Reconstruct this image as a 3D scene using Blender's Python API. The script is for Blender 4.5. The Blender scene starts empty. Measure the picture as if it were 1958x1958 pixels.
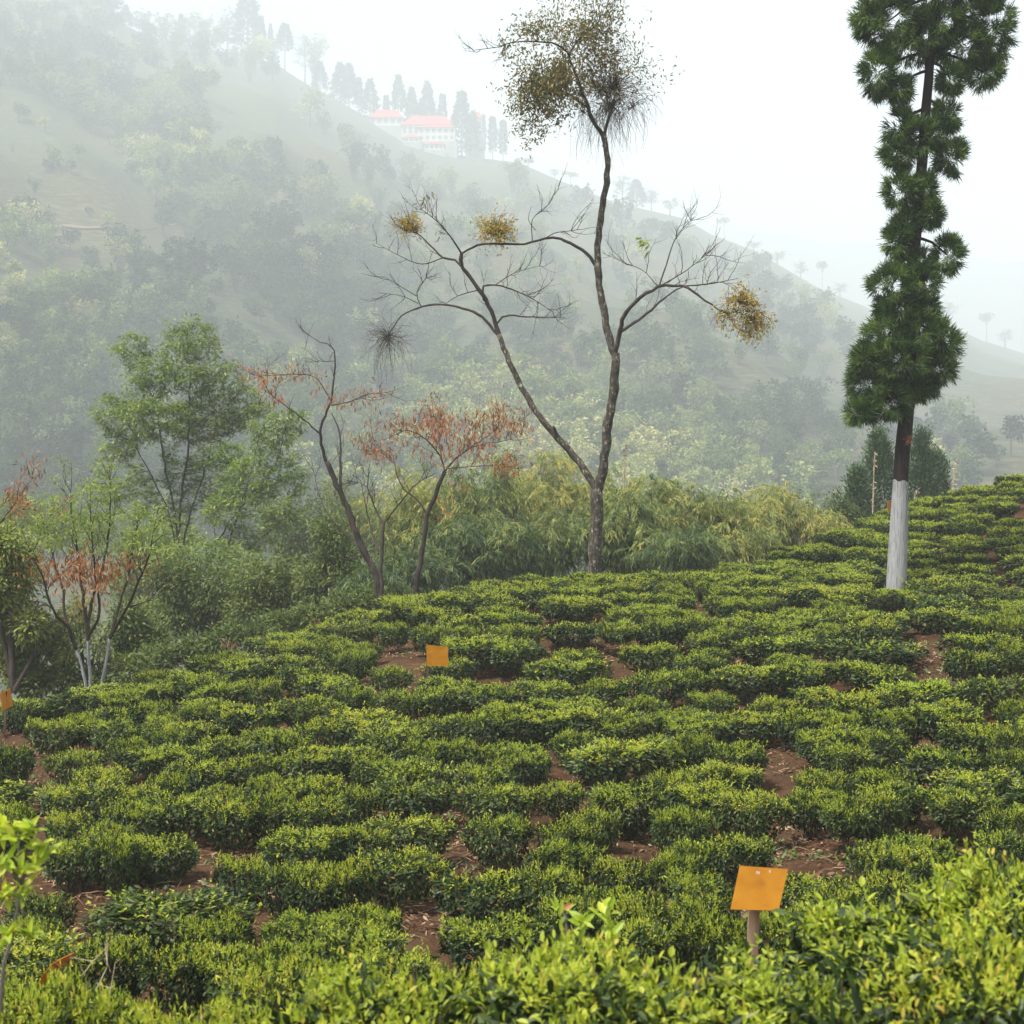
import bpy, math
import numpy as np
rng = np.random.default_rng(11)
SC = bpy.context.scene
COL = SC.collection
R = math.radians

# ------------------------------------------------------------------ camera model
F, CX, CY, HOR = 2690.0, 979.0, 979.0, 932.0
PITCH = math.atan((CY - HOR) / F)
cp, sp = math.cos(PITCH), math.sin(PITCH)

def ray(px, py):
    xc = (np.asarray(px, float) - CX) / F
    yc = (CY - np.asarray(py, float)) / F
    d = np.stack([xc, cp + yc * sp, -sp + yc * cp], -1)
    return d / d[..., 1:2]

def P(px, py, d):
    "point seen at pixel (px,py) of the 1958 px photograph, at depth d"
    return ray(px, py) * np.asarray(d, float)[..., None]

def proj(p):
    p = np.asarray(p, float)
    zc = p[..., 1] * cp - p[..., 2] * sp
    yu = p[..., 1] * sp + p[..., 2] * cp
    return CX + F * p[..., 0] / zc, CY - F * yu / zc

# ------------------------------------------------------------------ numpy mesh builder
def nrm(v):
    return v / np.maximum(np.linalg.norm(v, axis=-1, keepdims=True), 1e-9)

class MB:
    def __init__(s):
        s.v, s.q, s.t, s.a, s.n = [], [], [], [], 0
    def add(s, v, q=None, t=None, tint=0.5):
        v = np.asarray(v, float).reshape(-1, 3)
        if q is not None and len(q): s.q.append(np.asarray(q, np.int64).reshape(-1, 4) + s.n)
        if t is not None and len(t): s.t.append(np.asarray(t, np.int64).reshape(-1, 3) + s.n)
        s.v.append(v)
        a = np.asarray(tint, float)
        s.a.append(np.broadcast_to(a, (len(v),)) if a.ndim == 0 else a)
        s.n += len(v)
    def arrays(s):
        v = np.concatenate(s.v) if s.v else np.zeros((0, 3))
        q = np.concatenate(s.q) if s.q else np.zeros((0, 4), np.int64)
        t = np.concatenate(s.t) if s.t else np.zeros((0, 3), np.int64)
        a = np.concatenate(s.a) if s.a else np.zeros(0)
        return v, q, t, a
    def merge(s, other, M=None, tshift=0.0):
        v, q, t, a = other if isinstance(other, tuple) else other.arrays()
        if M is not None:
            v = v @ M[:3, :3].T + M[:3, 3]
        s.add(v, q, t, np.clip(a + tshift, 0, 1))
    def mesh(s, name, mat, smooth=False, offset=None):
        v, q, t, a = s.arrays()
        if offset is not None: v = v - np.asarray(offset, float)
        me = bpy.data.meshes.new(name)
        nq, nt = len(q), len(t)
        me.vertices.add(len(v)); me.vertices.foreach_set('co', v.astype(np.float32).ravel())
        me.loops.add(nq * 4 + nt * 3)
        me.loops.foreach_set('vertex_index', np.concatenate([q.ravel(), t.ravel()]).astype(np.int32))
        me.polygons.add(nq + nt)
        st = np.concatenate([np.arange(nq) * 4, nq * 4 + np.arange(nt) * 3]).astype(np.int32)
        me.polygons.foreach_set('loop_start', st)
        me.polygons.foreach_set('use_smooth', np.full(nq + nt, bool(smooth)))
        at = me.attributes.new('tint', 'FLOAT', 'POINT')
        at.data.foreach_set('value', a.astype(np.float32))
        me.update(calc_edges=True)
        me.materials.append(mat)
        return me

def obj(name, me, parent=None, loc=None, label=None):
    o = bpy.data.objects.new(name, me); COL.objects.link(o)
    if parent is not None: o.parent = parent
    if loc is not None: o.location = loc
    if label: o['label'] = label
    return o

def thing(name, label, cat, loc=(0, 0, 0), group=None, rotz=0.0, scale=None):
    o = bpy.data.objects.new(name, None); COL.objects.link(o)
    o.empty_display_size = 0.2
    o.location = loc; o.rotation_euler = (0, 0, rotz)
    if scale is not None: o.scale = scale
    o['label'] = label; o['category'] = cat
    if group: o['group'] = group
    return o

def dup_tree(root, loc, rotz, scale, label, group=None):
    r = root.copy(); COL.objects.link(r)
    r.location = loc; r.rotation_euler = (0, 0, rotz); r.scale = scale
    r['label'] = label
    if group: r['group'] = group
    for ch in list(root.children):
        c = ch.copy(); COL.objects.link(c); c.parent = r
    return r

def part(name, mb, mat, parent, smooth=False, label=None):
    "mb in world coordinates; the part's mesh is stored relative to its thing"
    return obj(name, mb.mesh(name, mat, smooth, offset=parent.location), parent, label=label)

# ------------------------------------------------------------------ leaves
def leaves(mb, p, d, n, L, W, tint, shape=1, droop=0.15, fold=0.25):
    p = np.asarray(p, float); N = len(p)
    if N == 0: return
    L = np.broadcast_to(np.asarray(L, float), (N,))[:, None]
    W = np.broadcast_to(np.asarray(W, float), (N,))[:, None]
    tint = np.broadcast_to(np.asarray(tint, float), (N,))
    d = nrm(d); n = nrm(n - (n * d).sum(-1, keepdims=True) * d); s = np.cross(d, n)
    h = W / 2
    pt = lambda t: p + d * L * t - n * droop * L * t * t
    i = np.arange(N)[:, None]
    if shape == 0:
        m = pt(.45) + n * h * fold
        V = np.stack([p, m + s * h, pt(1.), m - s * h], 1)
        t = np.concatenate([i * 4 + [[0, 1, 2]], i * 4 + [[0, 2, 3]]])
        mb.add(V.reshape(-1, 3), None, t, np.repeat(tint, 4))
    elif shape == 1:
        a, b = pt(.28), pt(.68)
        V = np.stack([p, a + s * h * .85, a - s * h * .85, b + s * h * .8, b - s * h * .8, pt(1.)], 1)
        t = np.concatenate([i * 6 + [[0, 1, 2]], i * 6 + [[4, 3, 5]]])
        q = i * 6 + [[2, 1, 3, 4]]
        mb.add(V.reshape(-1, 3), q, t, np.repeat(tint, 6))
    else:
        a, b = pt(.3), pt(.68); up = n * h * fold
        V = np.stack([p, a + s * h * .9 + up, a, a - s * h * .9 + up, b + s * h * .82 + up, b, b - s * h * .82 + up, pt(1.)], 1)
        t = np.concatenate([i * 8 + [[0, 1, 2]], i * 8 + [[0, 2, 3]], i * 8 + [[5, 4, 7]], i * 8 + [[6, 5, 7]]])
        q = np.concatenate([i * 8 + [[2, 1, 4, 5]], i * 8 + [[3, 2, 5, 6]]])
        mb.add(V.reshape(-1, 3), q, t, np.repeat(tint, 8))

def rnd_dir(n):
    return nrm(rng.normal(size=(n, 3)))

# ------------------------------------------------------------------ tubes
def tube(mb, pts, rad, k=6, tint=0.5, cap=True):
    pts = np.asarray(pts, float); n = len(pts)
    rad = np.broadcast_to(np.asarray(rad, float), (n,))
    tg = np.empty_like(pts); tg[1:-1] = pts[2:] - pts[:-2]; tg[0] = pts[1] - pts[0]; tg[-1] = pts[-1] - pts[-2]
    tg = nrm(tg)
    ref = np.array([0., 1., 0.]) if abs(tg[0][1]) < .8 else np.array([1., 0., 0.])
    u = nrm(ref - (tg @ ref)[:, None] * tg); w = np.cross(tg, u)
    a = np.arange(k) * 2 * math.pi / k
    ring = np.cos(a)[None, :, None] * u[:, None] + np.sin(a)[None, :, None] * w[:, None]
    V = pts[:, None] + ring * rad[:, None, None]
    i = np.arange(n - 1)[:, None] * k; j = np.arange(k)[None]; j2 = (j + 1) % k
    q = np.stack([i + j, i + j2, i + k + j2, i + k + j], -1).reshape(-1, 4)
    V = V.reshape(-1, 3); t = None
    if cap:
        V = np.concatenate([V, pts[-1:]]); b = (n - 1) * k
        t = np.stack([b + np.arange(k), b + (np.arange(k) + 1) % k, np.full(k, n * k)], -1)
    mb.add(V, q, t, tint)

def smooth_path(pts, step):
    "Catmull-Rom resampling of a polyline"
    p = np.asarray(pts, float)
    if len(p) < 2: return p
    e = np.concatenate([2 * p[:1] - p[1:2], p, 2 * p[-1:] - p[-2:-1]])
    out = []
    for i in range(len(p) - 1):
        a, b, c, d = e[i:i + 4]
        m = max(1, int(np.linalg.norm(c - b) / step))
        t = (np.arange(m) / m)[:, None]
        out.append(.5 * (2 * b + (c - a) * t + (2 * a - 5 * b + 4 * c - d) * t ** 2 + (3 * b - a - 3 * c + d) * t ** 3))
    out.append(p[-1:])
    return np.concatenate(out)

def twig(mb, p0, d0, L, r, level, up=0.25, kink=0.25, ends=None, n=6, spread=0.8, kids=4, k=4):
    "a curving twig with side twigs; collects (tip, direction) in ends"
    pts = [np.asarray(p0, float)]; d = nrm(np.asarray(d0, float)); dirs = [d]
    for i in range(n):
        d = nrm(d + rng.normal(size=3) * kink * .6 + np.array([0, 0, up]) * .35)
        pts.append(pts[-1] + d * L / n); dirs.append(d)
    pts = np.array(pts)
    tube(mb, pts, np.linspace(r, r * .35, n + 1), k, rng.random())
    if ends is not None:
        for q, dd in zip(pts[2:], dirs[2:]): ends.append((q, dd))
    if level > 0:
        for c in range(kids):
            i = rng.integers(1, n)
            side = rng.normal(size=3); dd = dirs[i]; side = nrm(side - side.dot(dd) * dd)
            twig(mb, pts[i], nrm(dd + side * spread), L * rng.uniform(.35, .65), max(r * .55, .003), level - 1, up, kink, ends, max(3, n - 2), spread, max(2, kids - 1), 3)

# ------------------------------------------------------------------ space colonisation trees
def colonize(paths, attr, di, dk, step, bias=(0, 0, .15), iters=120):
    "paths: list of (parent index or -1, points). returns nodes, parents"
    nodes, par = [], []
    for pi, pts in paths:
        prev = pi
        for q in pts:
            nodes.append(np.asarray(q, float)); par.append(prev); prev = len(nodes) - 1
    A = np.asarray(attr, float)
    N = np.array(nodes); bias = np.array(bias)
    D = np.full(len(A), 1e9); I = np.zeros(len(A), int)
    def upd(start):
        nonlocal D, I
        for a in range(start, len(N), 256):
            blk = N[a:a + 256]
            d = np.linalg.norm(A[:, None] - blk[None], axis=-1)
            j = d.argmin(1); m = d[np.arange(len(A)), j]
            w = m < D; D[w] = m[w]; I[w] = a + j[w]
    upd(0)
    for it in range(iters):
        if len(A) == 0: break
        on = D < di
        if not on.any(): break
        vec = nrm(A[on] - N[I[on]])
        acc = np.zeros_like(N); np.add.at(acc, I[on], vec)
        g = np.unique(I[on])
        dirs = nrm(nrm(acc[g]) + bias + rng.normal(size=(len(g), 3)) * .12)
        new = N[g] + dirs * step
        s = len(N)
        N = np.concatenate([N, new]); par += list(g)
        upd(s)
        keep = D > dk
        A, D, I = A[keep], D[keep], I[keep]
    return N, np.array(par)

def skeleton(mb, N, par, r0, e=2.3, rmin=0.0, kbig=8, rmax=1e9):
    "tubes for every chain; returns tips (index), radius per node"
    n = len(N); r = np.zeros(n); kids = [[] for _ in range(n)]
    for i, p in enumerate(par):
        if p >= 0: kids[p].append(i)
    acc = np.zeros(n)
    for i in range(n - 1, -1, -1):
        r[i] = r0 if not kids[i] else acc[i] ** (1 / e)
        if par[i] >= 0: acc[par[i]] += r[i] ** e
    r = np.minimum(r, rmax)
    for i in range(n):
        starts = kids[i] if (par[i] < 0 or len(kids[i]) > 1) else []
        for c in starts:
            ch = [i, c]
            while len(kids[ch[-1]]) == 1: ch.append(kids[ch[-1]][0])
            rr = np.maximum(r[ch], rmin); rr[0] = min(rr[0], rr[1] * 1.15)
            k = kbig if rr.max() > .05 else (5 if rr.max() > .015 else 3)
            tube(mb, N[ch], rr, k, rng.random())
    tips = [i for i in range(n) if not kids[i]]
    return tips, r, kids

def in_lobes(lobes, n, shell=0.0):
    "random points in a union of ellipsoids [(centre, radii)]"
    c = np.array([l[0] for l in lobes], float); r = np.array([l[1] for l in lobes], float)
    w = r.prod(1); w = w / w.sum()
    k = rng.choice(len(lobes), n, p=w)
    d = rnd_dir(n) * (rng.uniform(shell, 1, n) ** (1 / 3.))[:, None] if shell == 0 else rnd_dir(n) * rng.uniform(shell, 1, n)[:, None]
    return c[k] + d * r[k], d

def crown(mb, lobes, ncl, per, L, W, cr, tintf=None, droop=.2, shape=0, shell=.55, hang=0.0, flat=1.0):
    "leaf clusters through the outer volume of ellipsoid lobes"
    c, d = in_lobes(lobes, ncl, shell)
    n = ncl * per
    off = rnd_dir(n) * (rng.random(n) ** .5)[:, None] * cr; off[:, 2] *= flat
    p = np.repeat(c, per, 0) + off
    out = nrm(np.repeat(d, per, 0) * .6 + nrm(off) * .8 + rng.normal(size=(n, 3)) * .4 + np.array([0, 0, -hang]))
    nn = nrm(rng.normal(size=(n, 3)) * .5 + np.array([0, 0, 1.]))
    tl = np.clip(np.repeat(rng.random(ncl), per) * .6 + rng.random(n) * .4, 0, 1)
    if tintf is not None: tl = tintf(p, tl)
    leaves(mb, p, out, nn, L * rng.uniform(.7, 1.25, n), W * rng.uniform(.75, 1.2, n), tl, shape, droop)

def cloud(mb, lobes, ncl, per, L, W, cr, droop=.3, hang=.4, mat_t=None, sd=.46):
    "loose leaf clusters that thin out from the middle of each lobe"
    c = np.array([l[0] for l in lobes]); r = np.array([l[1] for l in lobes]); w = r.prod(1) / r.prod(1).sum()
    k = rng.choice(len(lobes), ncl, p=w)
    cc = c[k] + rng.normal(0, sd, (ncl, 3)) * r[k]
    n = ncl * per; pr = rng.random(ncl) ** 1.3
    p = np.repeat(cc, per, 0) + rng.normal(0, 1, (n, 3)) * cr * np.repeat(.4 + pr, per)[:, None]
    leaves(mb, p, rng.normal(size=(n, 3)) + np.array([0, 0, -hang]), rng.normal(size=(n, 3)) + np.array([0, 0, .6]), L * rng.uniform(.7, 1.3, n), W * rng.uniform(.75, 1.25, n), np.clip(np.repeat(rng.random(ncl), per) * .65 + rng.random(n) * .4, 0, 1), 1, droop)

# ------------------------------------------------------------------ materials
def newmat(name):
    m = bpy.data.materials.new(name); m.use_nodes = True
    nt = m.node_tree; nt.nodes.clear()
    return m, nt, nt.nodes.new('ShaderNodeOutputMaterial')

def ramp(nt, stops):
    r = nt.nodes.new('ShaderNodeValToRGB'); e = r.color_ramp.elements
    while len(e) < len(stops): e.new(.5)
    for x, (pos, c) in zip(e, stops): x.position = pos; x.color = (*c, 1)
    return r

def leafmat(name, stops, rough=.45, transl=.3, spec=.5, orand=.0, tcol=1.5):
    m, nt, out = newmat(name); L = nt.links.new
    at = nt.nodes.new('ShaderNodeAttribute'); at.attribute_name = 'tint'
    src = at.outputs['Fac']
    if orand:
        oi = nt.nodes.new('ShaderNodeObjectInfo')
        ma = nt.nodes.new('ShaderNodeMath'); ma.operation = 'MULTIPLY_ADD'; ma.inputs[1].default_value = orand; ma.inputs[2].default_value = -orand / 2
        L(oi.outputs['Random'], ma.inputs[0])
        ad = nt.nodes.new('ShaderNodeMath'); ad.operation = 'ADD'; ad.use_clamp = True
        L(src, ad.inputs[0]); L(ma.outputs[0], ad.inputs[1]); src = ad.outputs[0]
    cr = ramp(nt, stops); L(src, cr.inputs[0])
    b = nt.nodes.new('ShaderNodeBsdfPrincipled')
    b.inputs['Roughness'].default_value = rough
    b.inputs['Specular IOR Level'].default_value = spec
    L(cr.outputs[0], b.inputs['Base Color'])
    if transl > 0:
        tr = nt.nodes.new('ShaderNodeBsdfTranslucent')
        mul = nt.nodes.new('ShaderNodeMixRGB'); mul.blend_type = 'MULTIPLY'; mul.inputs[0].default_value = 1
        mul.inputs[2].default_value = (tcol, tcol * 1.05, tcol * .7, 1)
        L(cr.outputs[0], mul.inputs[1]); L(mul.outputs[0], tr.inputs[0])
        mx = nt.nodes.new('ShaderNodeMixShader'); mx.inputs[0].default_value = transl
        L(b.outputs[0], mx.inputs[1]); L(tr.outputs[0], mx.inputs[2]); L(mx.outputs[0], out.inputs[0])
    else:
        L(b.outputs[0], out.inputs[0])
    return m

def noisemat(name, stops, scale=8, detail=6, rough=.85, bump=.3, bscale=None, stretch=(1, 1, 1), dist=.02, spec=.3, second=None):
    "noise-coloured rough surface in object space; second = (scale, color, lo, hi) adds blotches"
    m, nt, out = newmat(name); L = nt.links.new
    tc = nt.nodes.new('ShaderNodeTexCoord'); mp = nt.nodes.new('ShaderNodeMapping'); mp.inputs['Scale'].default_value = stretch
    L(tc.outputs['Object'], mp.inputs[0])
    n = nt.nodes.new('ShaderNodeTexNoise'); n.inputs['Scale'].default_value = scale; n.inputs['Detail'].default_value = detail; n.inputs['Roughness'].default_value = .65
    L(mp.outputs[0], n.inputs['Vector'])
    cr = ramp(nt, stops); L(n.outputs[0], cr.inputs[0]); c = cr.outputs[0]
    if second:
        n2 = nt.nodes.new('ShaderNodeTexNoise'); n2.inputs['Scale'].default_value = second[0]; n2.inputs['Detail'].default_value = 5
        n2.inputs['Roughness'].default_value = .7
        L(mp.outputs[0], n2.inputs['Vector'])
        mr = nt.nodes.new('ShaderNodeMapRange'); mr.inputs[1].default_value = second[2]; mr.inputs[2].default_value = second[3]
        L(n2.outputs[0], mr.inputs[0])
        mx = nt.nodes.new('ShaderNodeMixRGB'); mx.inputs[2].default_value = (*second[1], 1)
        L(mr.outputs[0], mx.inputs[0]); L(c, mx.inputs[1]); c = mx.outputs[0]
    b = nt.nodes.new('ShaderNodeBsdfPrincipled'); b.inputs['Roughness'].default_value = rough; b.inputs['Specular IOR Level'].default_value = spec
    L(c, b.inputs['Base Color'])
    if bump:
        n3 = nt.nodes.new('ShaderNodeTexNoise'); n3.inputs['Scale'].default_value = bscale or scale * 2; n3.inputs['Detail'].default_value = 6
        L(mp.outputs[0], n3.inputs['Vector'])
        bp = nt.nodes.new('ShaderNodeBump'); bp.inputs['Strength'].default_value = bump; bp.inputs['Distance'].default_value = dist
        L(n3.outputs[0], bp.inputs['Height']); L(bp.outputs[0], b.inputs['Normal'])
    L(b.outputs[0], out.inputs[0])
    return m

M = {}
M['tea'] = leafmat('tea_leaf', [(0, (.010, .021, .005)), (.45, (.026, .048, .009)), (.8, (.066, .10, .018)), (1, (.14, .15, .032))], .46, .18, .3, .25)
M['shoot'] = leafmat('tea_shoot', [(0, (.14, .19, .022)), (.5, (.315, .375, .034)), (.85, (.46, .465, .05)), (1, (.50, .37, .08))], .5, .36, .3, .3)
M['limeshoot'] = leafmat('lime_shoot', [(0, (.26, .36, .03)), (.5, (.38, .46, .04)), (1, (.50, .50, .06))], .45, .4, .4)
M['stem'] = noisemat('bush_stem', [(.3, (.05, .035, .025)), (.7, (.14, .10, .07))], 20, rough=.9)
M['soil'] = noisemat('red_soil', [(.25, (.026, .012, .006)), (.5, (.058, .029, .014)), (.75, (.105, .060, .032))], 1.6, 10, .95, .9, 9, dist=.08, spec=.1, second=(.5, (.07, .042, .023), .45, .75))
M['litter'] = leafmat('dry_litter', [(0, (.07, .035, .02)), (.4, (.17, .085, .045)), (.8, (.30, .19, .11)), (1, (.42, .33, .22))], .8, .1, .2)
M['weed'] = leafmat('weed_leaf', [(0, (.05, .09, .02)), (1, (.14, .20, .04))], .5, .25)
M['barkgrey'] = noisemat('lichen_bark', [(.3, (.018, .014, .011)), (.52, (.05, .04, .03)), (.72, (.15, .125, .095))], 14, 9, .92, 1, 24, (1, 1, .5), dist=.03, second=(16, (.32, .295, .23), .555, .65))
M['barkdark'] = noisemat('dark_bark', [(.3, (.018, .013, .010)), (.7, (.07, .052, .04))], 10, 6, .9, .6, 20, (1, 1, .4), second=(9, (.22, .20, .17), .62, .75))
M['barkthin'] = noisemat('branch_bark', [(.3, (.05, .045, .035)), (.7, (.13, .115, .09))], 6, 4, .9, .3, 20)
M['barkbrown'] = noisemat('conifer_bark', [(.25, (.005, .003, .002)), (.5, (.014, .007, .005)), (.8, (.040, .020, .013))], 6, 8, .85, .9, 14, (3, 3, .25))
M['lime'] = noisemat('limewash', [(.3, (.10, .10, .10)), (.46, (.27, .27, .275)), (.7, (.42, .42, .42))], 6, 10, .9, .8, 18, (4, 4, .3), second=(6, (.10, .08, .065), .52, .68))
M['needle'] = leafmat('conifer_needle', [(0, (.014, .032, .008)), (.4, (.040, .080, .014)), (.75, (.092, .15, .024)), (1, (.17, .22, .04))], .5, .18, .35)
M['bamboo'] = leafmat('bamboo_leaf', [(0, (.034, .060, .022)), (.35, (.095, .14, .038)), (.7, (.215, .25, .058)), (1, (.40, .34, .085))], .5, .3, .3, .2)
M['culm'] = noisemat('bamboo_culm', [(.3, (.12, .14, .05)), (.7, (.26, .24, .10))], 5, 4, .6, .1)
M['feather'] = leafmat('feathery_leaf', [(0, (.06, .10, .022)), (.5, (.15, .21, .036)), (1, (.29, .33, .055))], .5, .32, .35)
M['shrub'] = leafmat('shrub_leaf', [(0, (.032, .054, .013)), (.5, (.088, .128, .026)), (1, (.20, .22, .05))], .55, .25, .25, .2)
M['olive'] = leafmat('olive_leaf', [(0, (.07, .11, .025)), (.6, (.18, .21, .038)), (1, (.34, .29, .055))], .5, .3, .3)
M['limeleaf'] = leafmat('lime_tree_leaf', [(0, (.10, .15, .03)), (.5, (.19, .25, .045)), (1, (.30, .34, .08))], .5, .35, .3)
M['orangeleaf'] = leafmat('orange_leaf', [(0, (.15, .055, .022)), (.5, (.33, .125, .045)), (1, (.42, .20, .085))], .6, .25, .3)
M['crownleaf'] = leafmat('crown_leaf', [(0, (.05, .052, .015)), (.5, (.135, .122, .03)), (.85, (.25, .19, .05)), (1, (.34, .16, .07))], .5, .3, .3)
M['mistle'] = leafmat('mistletoe_leaf', [(0, (.14, .15, .02)), (.5, (.38, .28, .035)), (.85, (.52, .31, .04)), (1, (.48, .17, .05))], .5, .35, .3)
M['cypress'] = leafmat('cypress_leaf', [(0, (.016, .04, .014)), (.6, (.04, .085, .026)), (1, (.10, .15, .04))], .55, .15)
M['forest'] = leafmat('forest_leaf', [(0, (.010, .026, .008)), (.35, (.034, .068, .016)), (.6, (.11, .16, .036)), (.8, (.24, .29, .07)), (1, (.44, .42, .15))], .7, .15, .2)
M['ridge'] = leafmat('ridge_conifer', [(0, (.010, .022, .012)), (1, (.03, .055, .024))], .7, .05, .2)
M['haybranch'] = noisemat('pale_branch', [(.3, (.16, .15, .12)), (.7, (.30, .28, .24))], 3, 3, .9, 0)

def box(mb, lo, hi, tint=.5):
    x0, y0, z0 = lo; x1, y1, z1 = hi
    mb.add([(x0, y0, z0), (x1, y0, z0), (x1, y1, z0), (x0, y1, z0), (x0, y0, z1), (x1, y0, z1), (x1, y1, z1), (x0, y1, z1)],
           [[0, 3, 2, 1], [4, 5, 6, 7], [0, 1, 5, 4], [1, 2, 6, 5], [2, 3, 7, 6], [3, 0, 4, 7]], None, tint)
# ------------------------------------------------------------------ the tea slope (one smooth sheet through measured points)
K = 1.01346
def D(px, py, d): return P(px * K, py * K, d)
ctrl = [D(300, 1880, 9), D(150, 1690, 11.5), D(1540, 1590, 12.5), D(1480, 1430, 16), D(370, 1350, 19), D(60, 1480, 15.5),
        D(730, 1310, 19.5), D(1745, 1220, 20), D(1160, 1275, 20), D(1740, 1180, 22), D(1690, 1108, 26), D(1120, 1105, 30),
        D(0, 1345, 21), D(200, 1322, 22), D(450, 1240, 24.5), D(720, 1160, 27.5), D(900, 1134, 29.3), D(1350, 1096, 31),
        D(1500, 1045, 35), D(1640, 1000, 38), D(1780, 962, 40), D(1932, 928, 42), D(2200, 880, 44), D(1932, 1300, 17.5), D(1932, 1480, 14)]
for x, y, z in [(0, 0, -1.62), (-3, 0, -1.9), (3, 0, -1.5), (-8, 0, -2.4), (8, 0, -1.2), (1.4, 4.5, -1.98), (.6, 4.0, -2.0), (-1.2, 4.7, -2.36), (-1.8, 5.5, -2.5),
                (2.4, 7, -2.55), (1.4, 8, -3.05), (-.3, 7.2, -2.85), (-6, 8, -3.3), (-12, 8, -4), (-12, 18, -4.2), (9, 8, -2.2), (12, 15, -1.7), (16, 25, -.6), (20, 36, .4), (30, 42, 1.2), (30, 20, .2), (25, 8, -.5),
                (0, -12, -.8), (-15, -12, -2), (15, -12, .4)]:
    ctrl.append(np.array([x, y, z], float))
# beyond the crest the ground falls away
for px, py, d, dz, dd in [(0, 1345, 21, -2.2, 6), (200, 1322, 22, -2.4, 6), (450, 1240, 24.5, -2.6, 6.5), (720, 1160, 27.5, -2.4, 6), (900, 1134, 29.3, -2.3, 6),
                          (1120, 1105, 30, -2.0, 6.5), (1350, 1096, 31, -1.9, 7), (1500, 1045, 35, -2.2, 8), (1640, 1000, 38, -2.3, 8), (1780, 962, 40, -2.3, 8), (1932, 928, 42, -2.4, 8), (2200, 880, 44, -2.4, 8)]:
    b = D(px, py, d); ctrl.append(b + np.array([b[0] / b[1] * dd, dd, dz]))
    ctrl.append(b + np.array([b[0] / b[1] * 22, 22, dz - 8]))
ctrl += [np.array([-40, 20, -9.]), np.array([-40, 50, -17.]), np.array([40, 70, -11.]), np.array([-30, 75, -22.]), np.array([0, 80, -20.]), np.array([-35, 0, -6.])]
ctrl = np.array(ctrl)
ctrl[(ctrl[:, 1] > 20.9) & (ctrl[:, 1] < 44.1) & (np.abs(ctrl[:, 0]) < 18.5), 2] -= .30
_X = ctrl[:, :2]
def _phi(r): return np.where(r > 1e-9, r * r * np.log(np.maximum(r, 1e-9)), 0)
_n = len(ctrl)
_A = np.zeros((_n + 3, _n + 3))
_A[:_n, :_n] = _phi(np.linalg.norm(_X[:, None] - _X[None], axis=-1)) + np.eye(_n) * 2.0
_A[:_n, _n] = 1; _A[:_n, _n + 1:] = _X; _A[_n, :_n] = 1; _A[_n + 1:, :_n] = _X.T
_w = np.linalg.solve(_A, np.concatenate([ctrl[:, 2], [0, 0, 0]]))
def gz(x, y):
    q = np.stack(np.broadcast_arrays(np.asarray(x, float), np.asarray(y, float)), -1)
    sh = q.shape[:-1]; q = q.reshape(-1, 2); out = np.empty(len(q))
    for a in range(0, len(q), 20000):
        b = q[a:a + 20000]
        out[a:a + 20000] = _phi(np.linalg.norm(b[:, None] - _X[None], axis=-1)) @ _w[:_n] + _w[_n] + b @ _w[_n + 1:]
    return out.reshape(sh)

_ds = np.arange(2.6, 46, .04)
def hit(px, py, h=0.0):
    "first point of the slope (raised by h) on the ray through a pixel"
    r = ray(px, py); p = r[None] * _ds[:, None]
    below = p[:, 2] <= gz(p[:, 0], p[:, 1]) + h
    return p[int(np.argmax(below))] if below.any() else None

def sheet(name, xs, ys, zf, mat):
    Xg, Yg = np.meshgrid(xs, ys)
    V = np.stack([Xg, Yg, zf(Xg, Yg)], -1).reshape(-1, 3)
    nx, ny = len(xs), len(ys)
    i, j = np.meshgrid(np.arange(nx - 1), np.arange(ny - 1))
    a = (j * nx + i).ravel()
    mb = MB(); mb.add(V, np.stack([a, a + 1, a + nx + 1, a + nx], -1))
    o = obj(name, mb.mesh(name, mat, True)); o['kind'] = 'structure'
    return o
def lump(x, y):
    return .035 * np.sin(x * 2.1 + 1.3 * np.sin(y * 1.7)) + .03 * np.sin(y * 3.1 + x * 1.1) + .015 * np.sin(x * 6.3 + y * 4.7)
sheet('ground', np.arange(-36, 36.1, .3), np.arange(-14, 76.1, .3), lambda x, y: gz(x, y) + lump(x, y), M['soil'])

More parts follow.
